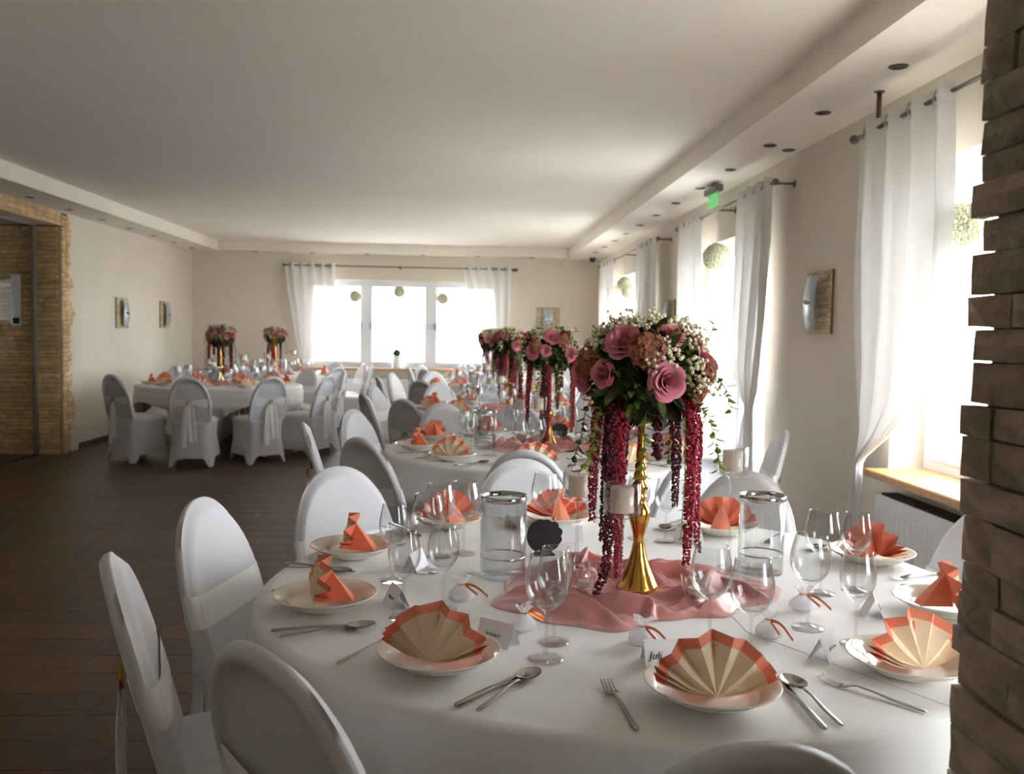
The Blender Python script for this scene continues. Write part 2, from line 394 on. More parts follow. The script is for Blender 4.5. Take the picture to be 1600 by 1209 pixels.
# ragged edge and lintel strip on the left wall
rg = struct(MB().box((LX, 9.875, 0.0), (LX+.004, 10.04, 2.59)).build('trim_5', 'mortar', smooth=False))
def left_stone(y0, L, z0, h, D, par):
    m = stone_mesh(L-.004, h-.004, D, .004)
    for v in m.v: v.x, v.y = -v.y, v.x
    return m.build('stone', 'stone', par, False, (LX+.004, y0, z0))
z = 0
while z < 2.585:
    h = min(random.choice((.035, .045, .05, .06)), 2.59-z)
    if h < .02: break
    e = 10.02+.16*abs(noise.noise(Vector((z*3.1, 2.2, 0))))*1.5+random.uniform(0, .06)
    cutp = random.uniform(.06, .12)
    left_stone(9.875, cutp, z, h, random.uniform(.012, .024), rg); left_stone(9.875+cutp, e-9.875-cutp, z, h, random.uniform(.012, .024), rg)
    z += h
lt = struct(MB().box((LX, 5.2, 2.45), (LX+.004, 9.874, 2.595)).build('trim_6', 'mortar', smooth=False))
for k, (z, h) in enumerate(((2.45, .045), (2.495, .05), (2.545, .05))):
    y = 7.3+.07*k
    while y < 9.86:
        L = random.uniform(.14, .34)
        if 9.87-y-L < .1: L = 9.872-y
        left_stone(y, L, z, h, random.uniform(.012, .024), lt); y += L
# glass partition in the opening
gp = thing('glass_partition', 'clear glass sliding partition with grey edge profile in the stone opening', 'partition', (-4.57, 0, 0))
MB().box((-.018, 9.76, 0.003), (.018, 9.812, 2.43)).build('edge_profile', 'alu', gp, False)
MB().box((-.02, 5.22, 2.43), (.02, 9.812, 2.449)).build('top_track', 'alu', gp, False)
MB().box((-.02, 5.22, 0.001), (.02, 9.758, .012)).build('floor_track', 'dark', gp, False)
MB().box((-.004, 5.24, .013), (.004, 9.759, 2.429)).build('pane', 'coated', gp, False)
sw = thing('switch_panel', 'tall strip of six white switches on the brown stone wall', 'switch', (-4.77, 9.812, 0))
MB().box((-.048, 0, 1.38), (.048, .008, 1.92)).build('switch_plate', 'white', sw, False)
for k in range(6):
    MB().box((-.034, -.008, 1.395+k*.088), (.034, -.0005, 1.463+k*.088)).build('rocker', 'dark' if k == 0 else 'paper', sw, False)

# stone pier at the right edge of the frame, x 0.70..0.95, y 0.30..1.25
pr = struct(MB().box((.735, .30, 0), (.96, 1.215, ZC)).build('stone_pier', 'mortar', smooth=False)); pr.name = 'wall_pier'
z = 0
while z < ZC-.01:
    h = min(random.choice((.038, .046, .052, .06, .068)), ZC-z)
    if h < .02: break
    y = 1.215+random.uniform(.015, .04)
    first = True
    while y > .72:
        L = random.uniform(.06, .14) if first and random.random() < .4 else random.uniform(.14, .30)
        if y-L < .74: L = y-.62
        m = stone_mesh(L-.003, h-.003, random.uniform(.022, .04), .009)
        for v in m.v: v.x, v.y = v.y, v.x
        m.build('stone', 'stone2', pr, False, (.735, y-L, z)); y -= L; first = False
    # return face towards the room
    x = .738
    while x < .95:
        L = min(random.uniform(.1, .22), .957-x)
        if L < .03: break
        m = stone_mesh(L-.003, h-.003, random.uniform(.012, .02), .006)
        for v in m.v: v.y = -v.y
        m.build('stone', 'stone2', pr, False, (x, 1.2155, z)); x += L
    z += h

# ------------------------------------------------------------------ ceiling spots
sp = thing('ceiling_spot', '-', 'spotlight')
MB().lathe([(.026, 0), (.030, -.004), (.040, -.005), (.043, -.001), (.043, 0)], 20).build('bezel', 'spot', sp)
MB().lathe([(.0005, -.001), (.018, -.0015), (.026, 0)], 16).build('lamp', 'dark', sp)
ORD = ['nearest', 'second', 'third', 'fourth', 'fifth', 'sixth', 'seventh', 'eighth', 'ninth', 'tenth', 'eleventh', 'twelfth']
for k in range(12): place(sp, 1.897, 3.95+.84*k, ZS, 0, f'round recessed ceiling spot, {ORD[k]} along the window-side soffit', 'spotlight', 'spots in the right soffit')
for k in range(8): place(sp, -4.16, 8.0+.85*k, ZS, 0, f'round recessed ceiling spot, {ORD[k]} along the left soffit', 'spotlight', 'spots in the left soffit')
for k in range(6): place(sp, -3.3+.87*k, 14.36, ZS, 0, f'round recessed ceiling spot, {ORD[k].replace("nearest", "first")} from left above the back window', 'spotlight', 'spots in the back soffit')
e = place(sp, 2.06, 5.75, ZS, 0, 'single recessed spot close to the wall above the door curtain', 'spotlight', None)

# exit sign, camera
ex = thing('exit_sign', 'green illuminated exit sign on a grey ceiling box above the door', 'sign', (1.95, 7.1, ZS))
MB().box((-.03, -.17, -.075), (.03, .17, -.02), ch=.01).build('lamp_box', 'greybox', ex, False)
MB().box((-.012, -.02, -.02), (.012, .02, 0)).build('mount', 'greybox', ex, False)
MB().box((-.004, -.13, -.175), (.004, .13, -.075)).build('sign_plate', 'green', ex, False)
m = MB().box((-.0055, -.10, -.16), (-.0045, -.035, -.09)).box((-.0055, .02, -.135), (-.0045, .09, -.115)); m.build('pictogram', 'paper', ex, False)
sc = thing('security_camera', 'small dark dome camera under the soffit in the far right corner', 'camera', (1.98, 14.1, ZS))
MB().lathe([(.0005, 0), (.05, 0), (.052, -.02), (.045, -.024)], 20).build('mount', 'greybox', sc)
MB().lathe([(.045, -.024), (.042, -.05), (.025, -.07), (.0005, -.076)], 20).build('dome', 'dark', sc)

# ------------------------------------------------------------------ radiators
def radiator(axis, label, x0, x1, y0, y1, z0, z1):
    r = thing('radiator', label, 'radiator', ((x0+x1)/2, (y0+y1)/2, 0)); cx, cy = (x0+x1)/2, (y0+y1)/2
    f = MB()
    if axis == 'x':   # long in y, front face looks -x
        f.box((x0-cx, y0-cy, z0), (x0-cx+.015, y1-cy, z1-.015), ch=.004)
        n = int((y1-y0)/.05)
        for k in range(n): f.box((x0-cx-.003, y0-cy+.03+k*.05, z0+.05), (x0-cx, y0-cy+.055+k*.05, z1-.08))
        f.build('front_panel', 'white', r, False)
        MB().box((x0-cx+.016, y0-cy, z0), (x1-cx, y0-cy+.008, z1-.02)).box((x0-cx+.016, y1-cy-.008, z0), (x1-cx, y1-cy, z1-.02)).build('side_panel', 'white', r, False)
        g = MB(); n = int((y1-y0)/.03)
        for k in range(n): g.box((x0-cx+.02, y0-cy+.01+k*.03, z1-.02), (x1-cx-.006, y0-cy+.022+k*.03, z1-.008))
        g.build('grille', 'grille', r, False)
        MB().box((x1-cx-.005, y0-cy, z0), (x1-cx, y1-cy, z1-.02)).box((-.03, y0-cy+.1, 0), (-.01, y0-cy+.12, z0)).box((-.03, y1-cy-.12, 0), (-.01, y1-cy-.1, z0)).build('back_plate', 'white', r, False)
    else:
        f.box((x0-cx, y0-cy, z0), (x1-cx, y0-cy+.015, z1-.015), ch=.004)
        n = int((x1-x0)/.05)
        for k in range(n): f.box((x0-cx+.03+k*.05, y0-cy-.003, z0+.05), (x0-cx+.055+k*.05, y0-cy, z1-.08))
        f.build('front_panel', 'white', r, False)
        MB().box((x0-cx, y1-cy-.01, z0), (x1-cx, y1-cy, z1-.02)).box((x0-cx+.1, -.01, 0), (x0-cx+.12, .01, z0)).box((x1-cx-.12, -.01, 0), (x1-cx-.1, .01, z0)).build('back_plate', 'white', r, False)
        g = MB(); n = int((x1-x0)/.03)
        for k in range(n): g.box((x0-cx+.01+k*.03, y0-cy+.018, z1-.02), (x0-cx+.022+k*.03, y1-cy-.012, z1-.008))
        g.build('grille', 'grille', r, False)
radiator('x', 'white panel radiator under the oak sill beside the stone pier', 2.01, 2.12, 2.3, 4.24, .10, .66)
radiator('y', 'white panel radiator under the wide back window', -2.3, .3, BY-.11, BY-.016, .10, .65)
radiator('x', 'white panel radiator under the farthest window of the right wall', 2.05, 2.135, 10.75, 12.0, .10, .65)

# ------------------------------------------------------------------ curtains and rods
def curtain(name, label, axis, dep, tab, nf, amp=.035, zb=.03, rings=4, loc=0):
    """tab: (z, edge a, edge b) from the top down; hangs on a rod; axis = direction of the rod"""
    ta = [(t[0], t[1]) for t in tab]; tb = [(t[0], t[2]) for t in tab]; zt = tab[0][0]; w0 = abs(tab[0][1]-tab[0][2])
    root = thing(name, label, 'curtain', (0, 0, 0))
    def fn(u, v):
        z = zt+(zb-zt)*v; a, b = lerp(ta, z), lerp(tb, z); wd = abs(a-b); c = min(1.2, .35+.65*wd/w0)
        ph = 2*pi*nf*u; s = a+(b-a)*(u+.25/nf*sin(2*ph)*.25)
        d = amp*c*sin(ph)+.01*sin(ph*2.3+z*3)*(1-v*.3)*(.3+min(1, v*4))
        return (s, dep+d, z) if axis == 'x' else (dep+d, s, z)
    MB().grid(fn, nf*12, 60).build('panel', 'curtain', root)
    for k in range(rings):
        u = (k+.5)/rings; s = tab[0][1]+(tab[0][2]-tab[0][1])*u; zz = zt-.045
        pos = (s, dep, zz) if axis == 'x' else (dep, s, zz)
        MB().torus(pos, .033, .008, 'x' if axis == 'x' else 'y', 20, 8).build('grommet', 'chrome', root)
    return root
def rod(label, axis, dep, a, b, z, posts, ceiling=True):
    root = thing('curtain_rod', label, 'curtain rod')
    P = (lambda s, q=0, zz=z: (s, dep+q, zz)) if axis == 'x' else (lambda s, q=0, zz=z: (dep+q, s, zz))
    MB().tube([P(a), P(b)], .0105, 12).build('pole', 'rod', root)
    for s in (a, b): MB().ball(P(s), .024, 14, 10).build('finial', 'rod', root)
    for s in posts:
        if ceiling: MB().tube([P(s, 0, z+.012), P(s, 0, ZS-.006)], .012, 12).tube([P(s, 0, ZS-.006), P(s, 0, ZS)], .026, 16).build('post', 'rod', root)
        else: MB().tube([P(s, .012), P(s, (BY if axis == 'x' else RX)-dep-.006)], .009, 10).tube([P(s, (BY if axis == 'x' else RX)-dep-.006), P(s, (BY if axis == 'x' else RX)-dep)], .026, 16).build('bracket', 'rod', root)
curtain('curtain', 'sheer white curtain gathered at left of the back window', 'x', 14.36, [(2.45, -2.86, -2.06), (2.0, -2.8, -2.08), (1.7, -2.75, -2.13), (1.35, -2.69, -2.25), (.95, -2.61, -2.43), (.85, -2.57, -2.46), (.6, -2.62, -2.42), (0, -2.66, -2.38)], 5)
curtain('curtain', 'sheer white curtain gathered at right of the back window', 'x', 14.36, [(2.45, -.07, .72), (2.15, -.0, .71), (1.7, .1, .7), (1.2, .23, .66), (.95, .34, .60), (.85, .38, .56), (.6, .36, .6), (0, .34, .64)], 5)
rod('long thin curtain rod across the top of the back window', 'x', 14.36, -2.86, .80, 2.405, (-2.9+.06, -1.05, .77), False)
curtain('curtain', 'large cream-white curtain at the nearest window, next to the stone pier', 'y', 2.0, [(2.47, 4.55, 3.66), (1.9, 4.54, 3.63), (1.48, 4.51, 3.66), (1.1, 4.46, 3.86), (.92, 4.42, 4.12), (.78, 4.42, 4.40), (.6, 4.47, 4.38), (0, 4.52, 4.36)], 4, .045)
rod('curtain rod over the nearest window ending behind the stone pier', 'y', 2.0, 4.62, 1.9, 2.425, (4.35, 2.2))
curtain('curtain', 'white curtain knotted low at the near side of the balcony door', 'y', 2.0, [(2.45, 6.63, 5.86), (1.9, 6.63, 5.88), (1.5, 6.64, 5.93), (1.15, 6.62, 6.0), (.97, 6.4, 6.08), (.9, 6.24, 6.14), (.82, 6.3, 6.12), (.5, 6.42, 6.06), (0, 6.5, 6.0)], 4, .04)
curtain('curtain', 'white curtain hanging straight at the far side of the balcony door', 'y', 2.0, [(2.45, 8.4, 7.64), (1.2, 8.4, 7.62), (0, 8.4, 7.58)], 4, .04)
rod('curtain rod over the balcony door', 'y', 2.0, 5.8, 8.5, 2.405, (5.86, 7.15, 8.45), False)
curtain('curtain', 'white curtain at the near side of the farthest right window', 'y', 2.0, [(2.45, 10.5, 9.42), (1.2, 10.45, 9.45), (0, 10.4, 9.5)], 5, .04)
curtain('curtain', 'white curtain in the far right corner', 'y', 2.0, [(2.45, 13.3, 12.1), (1.2, 13.3, 12.3), (0, 13.3, 12.4)], 5, .04)
rod('curtain rod over the farthest right window', 'y', 2.0, 9.35, 13.4, 2.405, (9.4, 11.3, 13.35), False)

# ------------------------------------------------------------------ wall sconces
sn = thing('wall_sconce', '-', 'wall lamp')          # hangs on a wall behind it at y=0, faces -y
MB().box((-.19, -.012, -.19), (.19, 0, .19)).build('back_plate', 'mortar', sn, False)
z = -.19
while z < .185:
    h = min(random.choice((.02, .026, .032)), .19-z); x = -.19
    if h < .01: break
    while x < .185:
        L = min(random.uniform(.06, .15), .19-x)
        m = stone_mesh(L-.003, h-.002, random.uniform(.006, .014), .002); m.build('tile', 'tile', sn, False, (x, -.012, z)); x += L
    z += h
def shade(u, v):
    a = (u-.5)*2; b = (v-.5)*2
    return (a*.085*(1-.10*b*b), -.055-.02*(1-b*b)-.01*(1-a*a), b*.155)
m = MB().grid(shade, 10, 14); m.grid(lambda u, v: Vector(shade(u, v))+Vector((0, .004, 0)), 10, 14); m.build('glass_shade', 'frost', sn)
MB().tube([(0, -.012, 0), (0, -.088, 0)], .007, 10).ball((0, -.09, 0), .017, 12, 8).box((-.05, -.086, -.012), (.05, -.08, .012)).build('clip', 'chrome', sn, False)
def scon(x, y, z, rz, lab): place(sn, x, y, z, rz, lab, 'wall lamp', 'stone-tile wall sconces')
scon(LX, 11.56, 1.56, R(90), 'stone-tile wall sconce on the left wall, nearer the stone opening')
scon(LX, 13.16, 1.57, R(90), 'stone-tile wall sconce on the left wall, nearer the back corner')
scon(1.33, BY, 1.63, 0, 'stone-tile wall sconce on the back wall, above the distant flowers')
scon(RX, 5.35, 1.61, R(-90), 'stone-tile wall sconce between the knotted curtain and the nearest curtain')
scon(RX, 9.3, 1.58, R(-90), 'stone-tile wall sconce between the balcony door and the farthest window')

# ------------------------------------------------------------------ hanging rose balls
rb = thing('rose_ball', '-', 'decoration'); m = MB()
for k in range(90):
    ph = math.acos(1-2*(k+.5)/90); th = pi*(1+5**.5)*k; d = Vector((sin(ph)*cos(th), sin(ph)*sin(th), cos(ph)))
    a = d.orthogonal().normalized(); b = d.cross(a)
    for q in range(5):
        t = 2*pi*q/5+k; e = a*cos(t)+b*sin(t); e2 = d.cross(e)
        c = d*.078+e*.012; i = [m.vert(c-e2*.011+d*.004), m.vert(c+e2*.011+d*.004), m.vert(c+e*.010+e2*.009+d*.014), m.vert(c+e*.010-e2*.009+d*.014)]
        m.face(i)
    m.ico(d*.086, .011)
m.ball((0, 0, 0), .078, 16, 10)
m.build('blossoms', 'ivory', rb)
MB().tube([(0, 0, .08), (0, 0, .30)], .0012, 5).build('thread', 'paper', rb)
def rball(x, y, z, lab, s=1):
    o = place(rb, x, y, z, random.random()*6, lab, 'decoration', 'ivory rose balls in the windows'); o.scale = (s, s, s)
rball(-1.76, BY-.05, 1.935, 'ivory rose ball hanging in the left pane of the back window')
rball(-1.06, BY-.05, 2.02, 'ivory rose ball hanging in the middle pane of the back window')
rball(-.37, BY-.05, 1.925, 'ivory rose ball hanging in the right pane of the back window')
rball(2.1, 3.74, 1.88, 'ivory rose ball half hidden by the stone pier', 1.05)
rball(2.1, 7.47, 2.06, 'large ivory rose ball in front of the balcony door', 1.25)
rball(2.1, 12.4, 1.99, 'ivory rose ball leftmost of three in the farthest right window', 1.05)
rball(2.1, 11.85, 2.07, 'ivory rose ball topmost of three in the farthest right window', 1.05)
rball(2.1, 11.5, 1.95, 'ivory rose ball rightmost of three in the farthest right window', 1.05)

pp = thing('potted_boxwood', 'round green boxwood in a tall white pot on the back sill', 'plant', (-1.09, BY-.06, .80))
MB().lathe([(.0005, 0), (.066, 0), (.07, .01), (.078, .2), (.074, .2), (.072, .18), (.0005, .18)], 24).build('pot', 'white', pp)
m = MB(); m.ball((0, 0, .245), .055, 14, 10)
for k in range(260):
    ph = math.acos(1-2*random.random()); th = random.random()*6.28; d = Vector((sin(ph)*cos(th), sin(ph)*sin(th), cos(ph)))
    m.leaf(Vector((0, 0, .245))+d*.053, d+Vector((random.uniform(-.6, .6), random.uniform(-.6, .6), random.uniform(-.6, .6))), d.orthogonal(), .018, .006)
m.build('foliage', 'bush', pp)

# ------------------------------------------------------------------ covered banquet chair (faces +y)
def yb(z): return -.215-.12*(z-.45)/.45 if z > .45 else -.215-.05*((.45-z)/.45)**1.5
def outline(t):
    a = 2*pi*t; c, s = cos(a), sin(a)
    if s >= 0: return .205*sgp(c, .92), .61+.30*sgp(s, .95)
    return (.205-.003*min(1, -s))*sgp(c, .22), .61+.175*sgp(s, .22)
def chair_mesh():
    m = MB(); n = 48
    S_ = [0.02, .2, .36, .5, .62, .72, .80, .845, .875, .905, .95, .985, 1.0]; K = len(S_)-1
    def rear(u, v):
        s = S_[round(v*K)]; x, z = outline(u); x *= s; z = .61+(z-.61)*s
        o = .026 if s < .94 else (.026*(1-s*s)/(1-.94**2))**.5*.026**.5 if s < 1 else 0
        low = sm(.54, .70, z); o = o*low+.026*(1-low); o -= .017*(1-sm(.82, .91, s))*low                                   # stretched fabric sits behind the rim
        g = (x/.09)**2+((z-.828)/.034)**2
        o -= .014*math.exp(-g*g)*(1 if z > .80 else .6)
        return (x, yb(z)-o+.25*x*x, z)
    def front(u, v):
        s = S_[round(v*K)]; x, z = outline(u); x *= s; z = .61+(z-.61)*s
        o = .022*(1-sm(.90, 1.0, s))+.012*(1-s*s)
        g = (x/.085)**2+((z-.825)/.03)**2; o -= .005*math.exp(-g)
        return (x, yb(z)+o+.25*x*x, z)
    m.grid(rear, n, K, cu=True); m.grid(front, n, K, cu=True); m.grid(lambda u, v: Vector(rear(u, 1)).lerp(Vector(front(u, 1)), v), n, 1, cu=True)
    # skirt
    def per(a):
        return sgp(cos(a), .38), sgp(sin(a), .38)
    def skirt(u, v):
        a = 2*pi*u; px, py = per(a); k = abs(sin(2*a))
        hem = .085*(1-sm(.35, .98, k)); z = .455+(hem+.002-.455)*v
        hx = .207-.016*sin(pi*min(1, v*1.3))+.022*v*v; yf = .205+.02*v*v; yr = -.243-.03*v*v+.008*sin(pi*v)
        pull = 1-.07*v*(1-k)*v
        x = hx*px*(pull if abs(px) > .95 else 1); y = (yf if py > 0 else -yr)*py*(pull if abs(py) > .95 else 1)
        return (x, y, z)
    m.grid(skirt, 64, 12, cu=True)
    def seat(u, v):
        a = 2*pi*u; px, py = per(a); s = v
        return (.207*px*s, (.205 if py > 0 else .243)*py*s, .455+.03*(1-s**4))
    m.grid(seat, 64, 6, cu=True)
    return m.mesh('cover', 'cover', True, merge=2e-4)
def band_mesh(z0=.60, z1=.685):
    m = MB(); n = 56
    def pt(u, v):
        a = 2*pi*u; zc = (z0+z1)/2; c, s = cos(a), sin(a); half = (z1-z0)/2
        rear = s < 0
        x = sgp(c, .72); q = abs(x)
        if rear: half *= .32+.68*sm(.02, .75, q)
        z = zc+(v*2-1)*half
        X = (.0035+.205*(1 if z < .61 else sqrt(1-((z-.61)/.30)**2)))*x
        off = sgp(s, .78)
        y = yb(z)+.25*X*X+(.039*off if off > 0 else .032*off)
        if rear: y -= .004*abs(sin(v*pi*3))*(1-q)
        return (X, y, z)
    m.grid(pt, n, 8, cu=True)
    return m.mesh('sash_band', 'sash')
def tails_mesh():
    m = MB()
    for sx, zb_, w0 in ((-1, .20, .055), (1, .26, .05)):
        def fn(u, v, sx=sx, zb_=zb_, w0=w0):
            z = .655+(zb_-.655)*v; wd = .012+w0*sm(0, .25, v); x = sx*(.012+.03*v)+(u-.5)*wd*1.25
            return (x, min(yb(.642)-.047, -.285)-.006*sin(u*pi*2.5+sx)*sm(0, .3, v)-.004*(sx+1), z)
        m.grid(fn, 10, 14)
    return m.mesh('sash_tails', 'sash')
chair0 = thing('banquet_chair', '-', 'chair')
ob('cover', chair_mesh(), chair0); ob('sash_band', band_mesh(), chair0); ob('sash_tails', tails_mesh(), chair0)
yk = yb(.642)-.05
MB().torus((0, yk, .642), .02, .006, 'y', 20, 8).tube([(-.016, yk-.004, .642), (.016, yk-.004, .642)], .004, 8).build('buckle', 'brass', chair0)

# ------------------------------------------------------------------ tables
TB = {}   # name -> description
def table(key, cx, cy, desc, s, rot, seats, R_=.9, ind=.17):
    t = thing('round_table', f'round banquet table hidden under the white cloth of {desc}', 'table', (cx, cy, 0), 0, 'round tables')
    MB().lathe([(.0005, .715), (R_-.02, .715), (R_-.012, .72), (R_-.012, .742), (R_-.016, .748), (.0005, .748)], 48).build('tabletop', 'wood', t, 'auto')
    for k in range(4):
        a = pi/4+k*pi/2
        MB().tube([(.36*cos(a), .36*sin(a), .715), (.36*cos(a), .36*sin(a), 0)], .018, 10).build('leg', 'rod', t)
    m = MB(); n = 240
    rows = [.05, .3, .6, .8, .87, .895, .905]; nd = 16
    def fn(u, v):
        k = round(v*(len(rows)+nd-1)); a = 2*pi*u
        if k < len(rows):
            r = rows[k]*R_/.9; z = .7525-(0 if k < 5 else (.002, .010)[k-5]); return (r*cos(a), r*sin(a), z)
        v = (k-len(rows)+1)/nd; b = (a-rot+pi/4) % (pi/2)-pi/4
        hang = min(s/cos(b)-R_, .73); hang = max(.08, hang)
        z = .7425-hang*v; dz = hang*v
        rip = .045*sm(.03, .5, dz)*sin(a*26+1.3*sin(a*3))*(.5+.5*sm(.1, .6, hang))
        r = R_+.006+.012*sm(0, .1, dz)+rip-.05*sm(.2, .7, dz)
        for q in seats:
            d = abs((a-R(q)+pi) % (2*pi)-pi)
            r -= ind*(1-sm(.25, .33, d))*sm(.17, .28, dz)
        return (r*cos(a), r*sin(a), max(z, .012))
    m.grid(fn, n, len(rows)+nd-1, cu=True)
    c = m.build('tablecloth', 'cloth', None, True, (cx, cy, 0)); tag(c, f'white tablecloth draped over {desc}', 'tablecloth', 'white tablecloths')
    TB[key] = (cx, cy, desc); return c
T = {}
defs = {
    'a': (.406, 2.243, 'the front table', 1.2, R(20), -164.5),
    'b': (.47, 4.95, 'the second right-hand table', 1.12, R(45), 188),
    'c': (.42, 7.45, 'the third right-hand table', 1.12, R(30), 158),
    'd': (.36, 10.0, 'the fourth right-hand table', 1.12, R(45), 160),
    'e': (.5, 12.55, 'the farthest right-hand table', 1.12, R(10), 148),
    'f': (-2.77, 10.33, 'the nearer left table', 1.05, R(-45), -90),
    'g': (-2.68, 12.85, 'the farther left table', 1.05, R(-20), -80),
}
seatdefs = {}; SKIP = {'f': (162, 198), 'g': (136, 172, 208), 'a': (-20.5, -56.5), 'b': (368,)}   # no chairs there in the photograph
for k, (x, y, d, s, rot, ph) in defs.items():
    seats = [ph+36*i for i in range(10)]; seatdefs[k] = seats
    table(k, x, y, d, s, rot, [q for q in seats if q not in SKIP.get(k, ())], ind=.27 if k == 'a' else .17 if k in 'bcde' else .12)
def clock(a): return ['twelve', 'one', 'two', 'three', 'four', 'five', 'six', 'seven', 'eight', 'nine', 'ten', 'eleven'][round((90-a)/30) % 12]+"-o'clock"

# chairs: front table by hand (angle, radius, turn), the others by formula with small natural offsets
A = {-164.5: (-165, .86, 4), 159.5: (163, .86, 6), 123.5: (133.5, .93, -4), 87.5: (98, .86, 3), 51.5: (57, .79, -3), 15.5: (14, .88, 0), -92.5: (-92.5, .88, 2), -128.5: (-127.5, .80, -6)}
LAB = {-164.5: 'white covered chair at far left of the front table, seen edge-on', 159.5: 'white covered chair left of the front table, second from the left edge',
       123.5: 'white covered chair behind the coral napkins at left back of the front table', 87.5: 'pale grey domed chair back behind the silver-rimmed cylinder of the front table',
       51.5: 'grey chair back behind the orange fan napkin right of the gold vase', 15.5: 'white covered chair by the radiator, mostly behind the stone pier',
       -92.5: 'dark chair back cut by the bottom edge of the picture', -128.5: 'large shadowed chair back at bottom left, turned to the camera'}
for k, (cx, cy, d, s, rot, ph) in defs.items():
    for q in seatdefs[k]:
        if q in SKIP.get(k, ()): continue
        if k == 'a':
            a, r, tw = A[q]; lab = LAB[q]
        else:
            a, r, tw = q+random.uniform(-3, 3), .97+random.uniform(-.03, .05), random.uniform(-6, 6)
            if k == 'b' and q == 332: a, r = -13, .93
            if k in 'fg' : r += .05
            lab = f'white covered chair at the {clock(q)} seat of {d}'
        a = R(a); place(chair0, cx+r*cos(a), cy+r*sin(a), 0, a+pi/2+R(tw), lab, 'chair', 'white covered banquet chairs')

# ------------------------------------------------------------------ place settings
ZT = .7535
plate0 = thing('soup_plate', '-', 'plate')
pm = MB().lathe([(.0005, .004), (.045, .0), (.05, .0), (.052, .003), (.078, .014), (.114, .033), (.119, .0365), (.118, .038), (.115, .037), (.084, .022), (.082, .013), (.06, .0085), (.0005, .0075)], 48).build('plate', 'plate', plate0)
# fan-folded napkin; faces -y (towards the sitter)
def napkin_mesh():
    m = MB(); Rn = .106; ang = []; dep = []
    for k in range(5): ang.append(176-k*3.2); dep.append(.016*(1 if k % 2 else -1))
    npl = 9
    for k in range(npl): ang.append(158-(136)*k/(npl-1)); dep.append(.015*(1 if k % 2 == 0 else -1))
    for k in range(5): ang.append(16.8-k*3.2); dep.append(.016*(1 if k % 2 == 0 else -1))
    n = len(ang)-1; rr = [.03, .25, .5, .72, .835, .845, .93, 1.0]
    def P(u, v, off):
        k = round(u*n); r = rr[round(v*7)]; a = R(ang[k]); L = Rn*r
        if 4 < k < n-4: L *= 1+.04*cos((k-n/2)*.9)
        x = L*cos(a); h = L*sin(a); y = dep[k]*r+.0015*sin(k*2.1)*r
        return (x, y+.18*h-.012*(1-r)+off, .012+h*.95+.34*max(0, abs(x)-.045))
    m.grid(lambda u, v: P(u, v, 0), n, 7, mf=lambda i, j: 'cream' if j < 4 else 'coral')
    m.grid(lambda u, v: P(u, v, .0016), n, 7, m='coral')
    # rear supporting fold
    ap = Vector((0, .018, .096)); 
    for sx in (-1, 1):
        i = [m.vert(p) for p in (ap, Vector((sx*.004, .004, .012)), Vector((sx*.034, .078, .015)), Vector((0, .088, .0135)), Vector((sx*.02, .05, .055)))]
        m.face((i[0], i[1], i[4]), 'coral'); m.face((i[1], i[2], i[4]), 'coral'); m.face((i[0], i[4], i[3]), 'coral'); m.face((i[4], i[2], i[3]), 'coral')
    return m.mesh('fan_napkin', ['cream', 'coral'], smooth=False)
napkin0 = tag(ob('fan_napkin', napkin_mesh()), '-', 'napkin')
def strip(m, prof, th=.0018):
    """prof: (y, half width, z, x) list"""
    st = len(m.v)
    for y, h, z, x in prof:
        for p in ((x-h, y, z), (x-h*.5, y, z+th*.9), (x+h*.5, y, z+th*.9), (x+h, y, z), (x+h*.5, y, z-th*.3), (x-h*.5, y, z-th*.3)): m.vert(p)
    for k in range(len(prof)-1):
        for q in range(6): m.face((st+k*6+q, st+k*6+(q+1) % 6, st+(k+1)*6+(q+1) % 6, st+(k+1)*6+q))
    m.face([st+q for q in range(6)][::-1]); e = st+(len(prof)-1)*6; m.face([e+q for q in range(6)])
def fork_mesh():
    m = MB()
    strip(m, [(-.10, .003, .001, 0), (-.095, .0055, .002, 0), (-.04, .0048, .004, 0), (.0, .0035, .008, 0), (.025, .0034, .009, 0), (.035, .006, .007, 0), (.042, .0115, .004, 0), (.056, .0125, .001, 0)])
    for k in range(4):
        x = (k-1.5)*.0064
        strip(m, [(.054, .0021, .0012, x), (.075, .0018, .001, x), (.09, .0015, .004, x), (.098, .0009, .008, x)], .0014)
    return m.mesh('fork', 'steel')
def knife_mesh():
    m = MB()
    strip(m, [(-.11, .004, .002, 0), (-.107, .0075, .003, 0), (-.04, .0075, .004, 0), (-.01, .0055, .004, 0), (.0, .006, .003, 0), (.01, .0085, .002, 0), (.08, .009, .002, .001), (.102, .006, .002, .003), (.112, .0015, .002, .006)], .0036)
    return m.mesh('knife', 'steel')
def spoon_mesh():
    m = MB()
    strip(m, [(-.10, .003, .001, 0), (-.095, .0055, .002, 0), (-.04, .0048, .005, 0), (.0, .0034, .011, 0), (.03, .0036, .011, 0), (.042, .006, .008, 0)])
    def bowl(u, v, o=0):
        a = 2*pi*u; y = .07+.033*v*cos(a); x = .0215*v*sin(a)*(1-.12*cos(a)); return (x, y, .0015+.0095*v*v+o)
    m.grid(lambda u, v: bowl(u, v), 24, 6, cu=True); m.grid(lambda u, v: bowl(u, v, .0012), 24, 6, cu=True)
    return m.mesh('spoon', 'steel')
fork0, knife0, spoon0 = (tag(ob(n, f()), '-', 'cutlery') for n, f in (('fork', fork_mesh), ('knife', knife_mesh), ('spoon', spoon_mesh)))
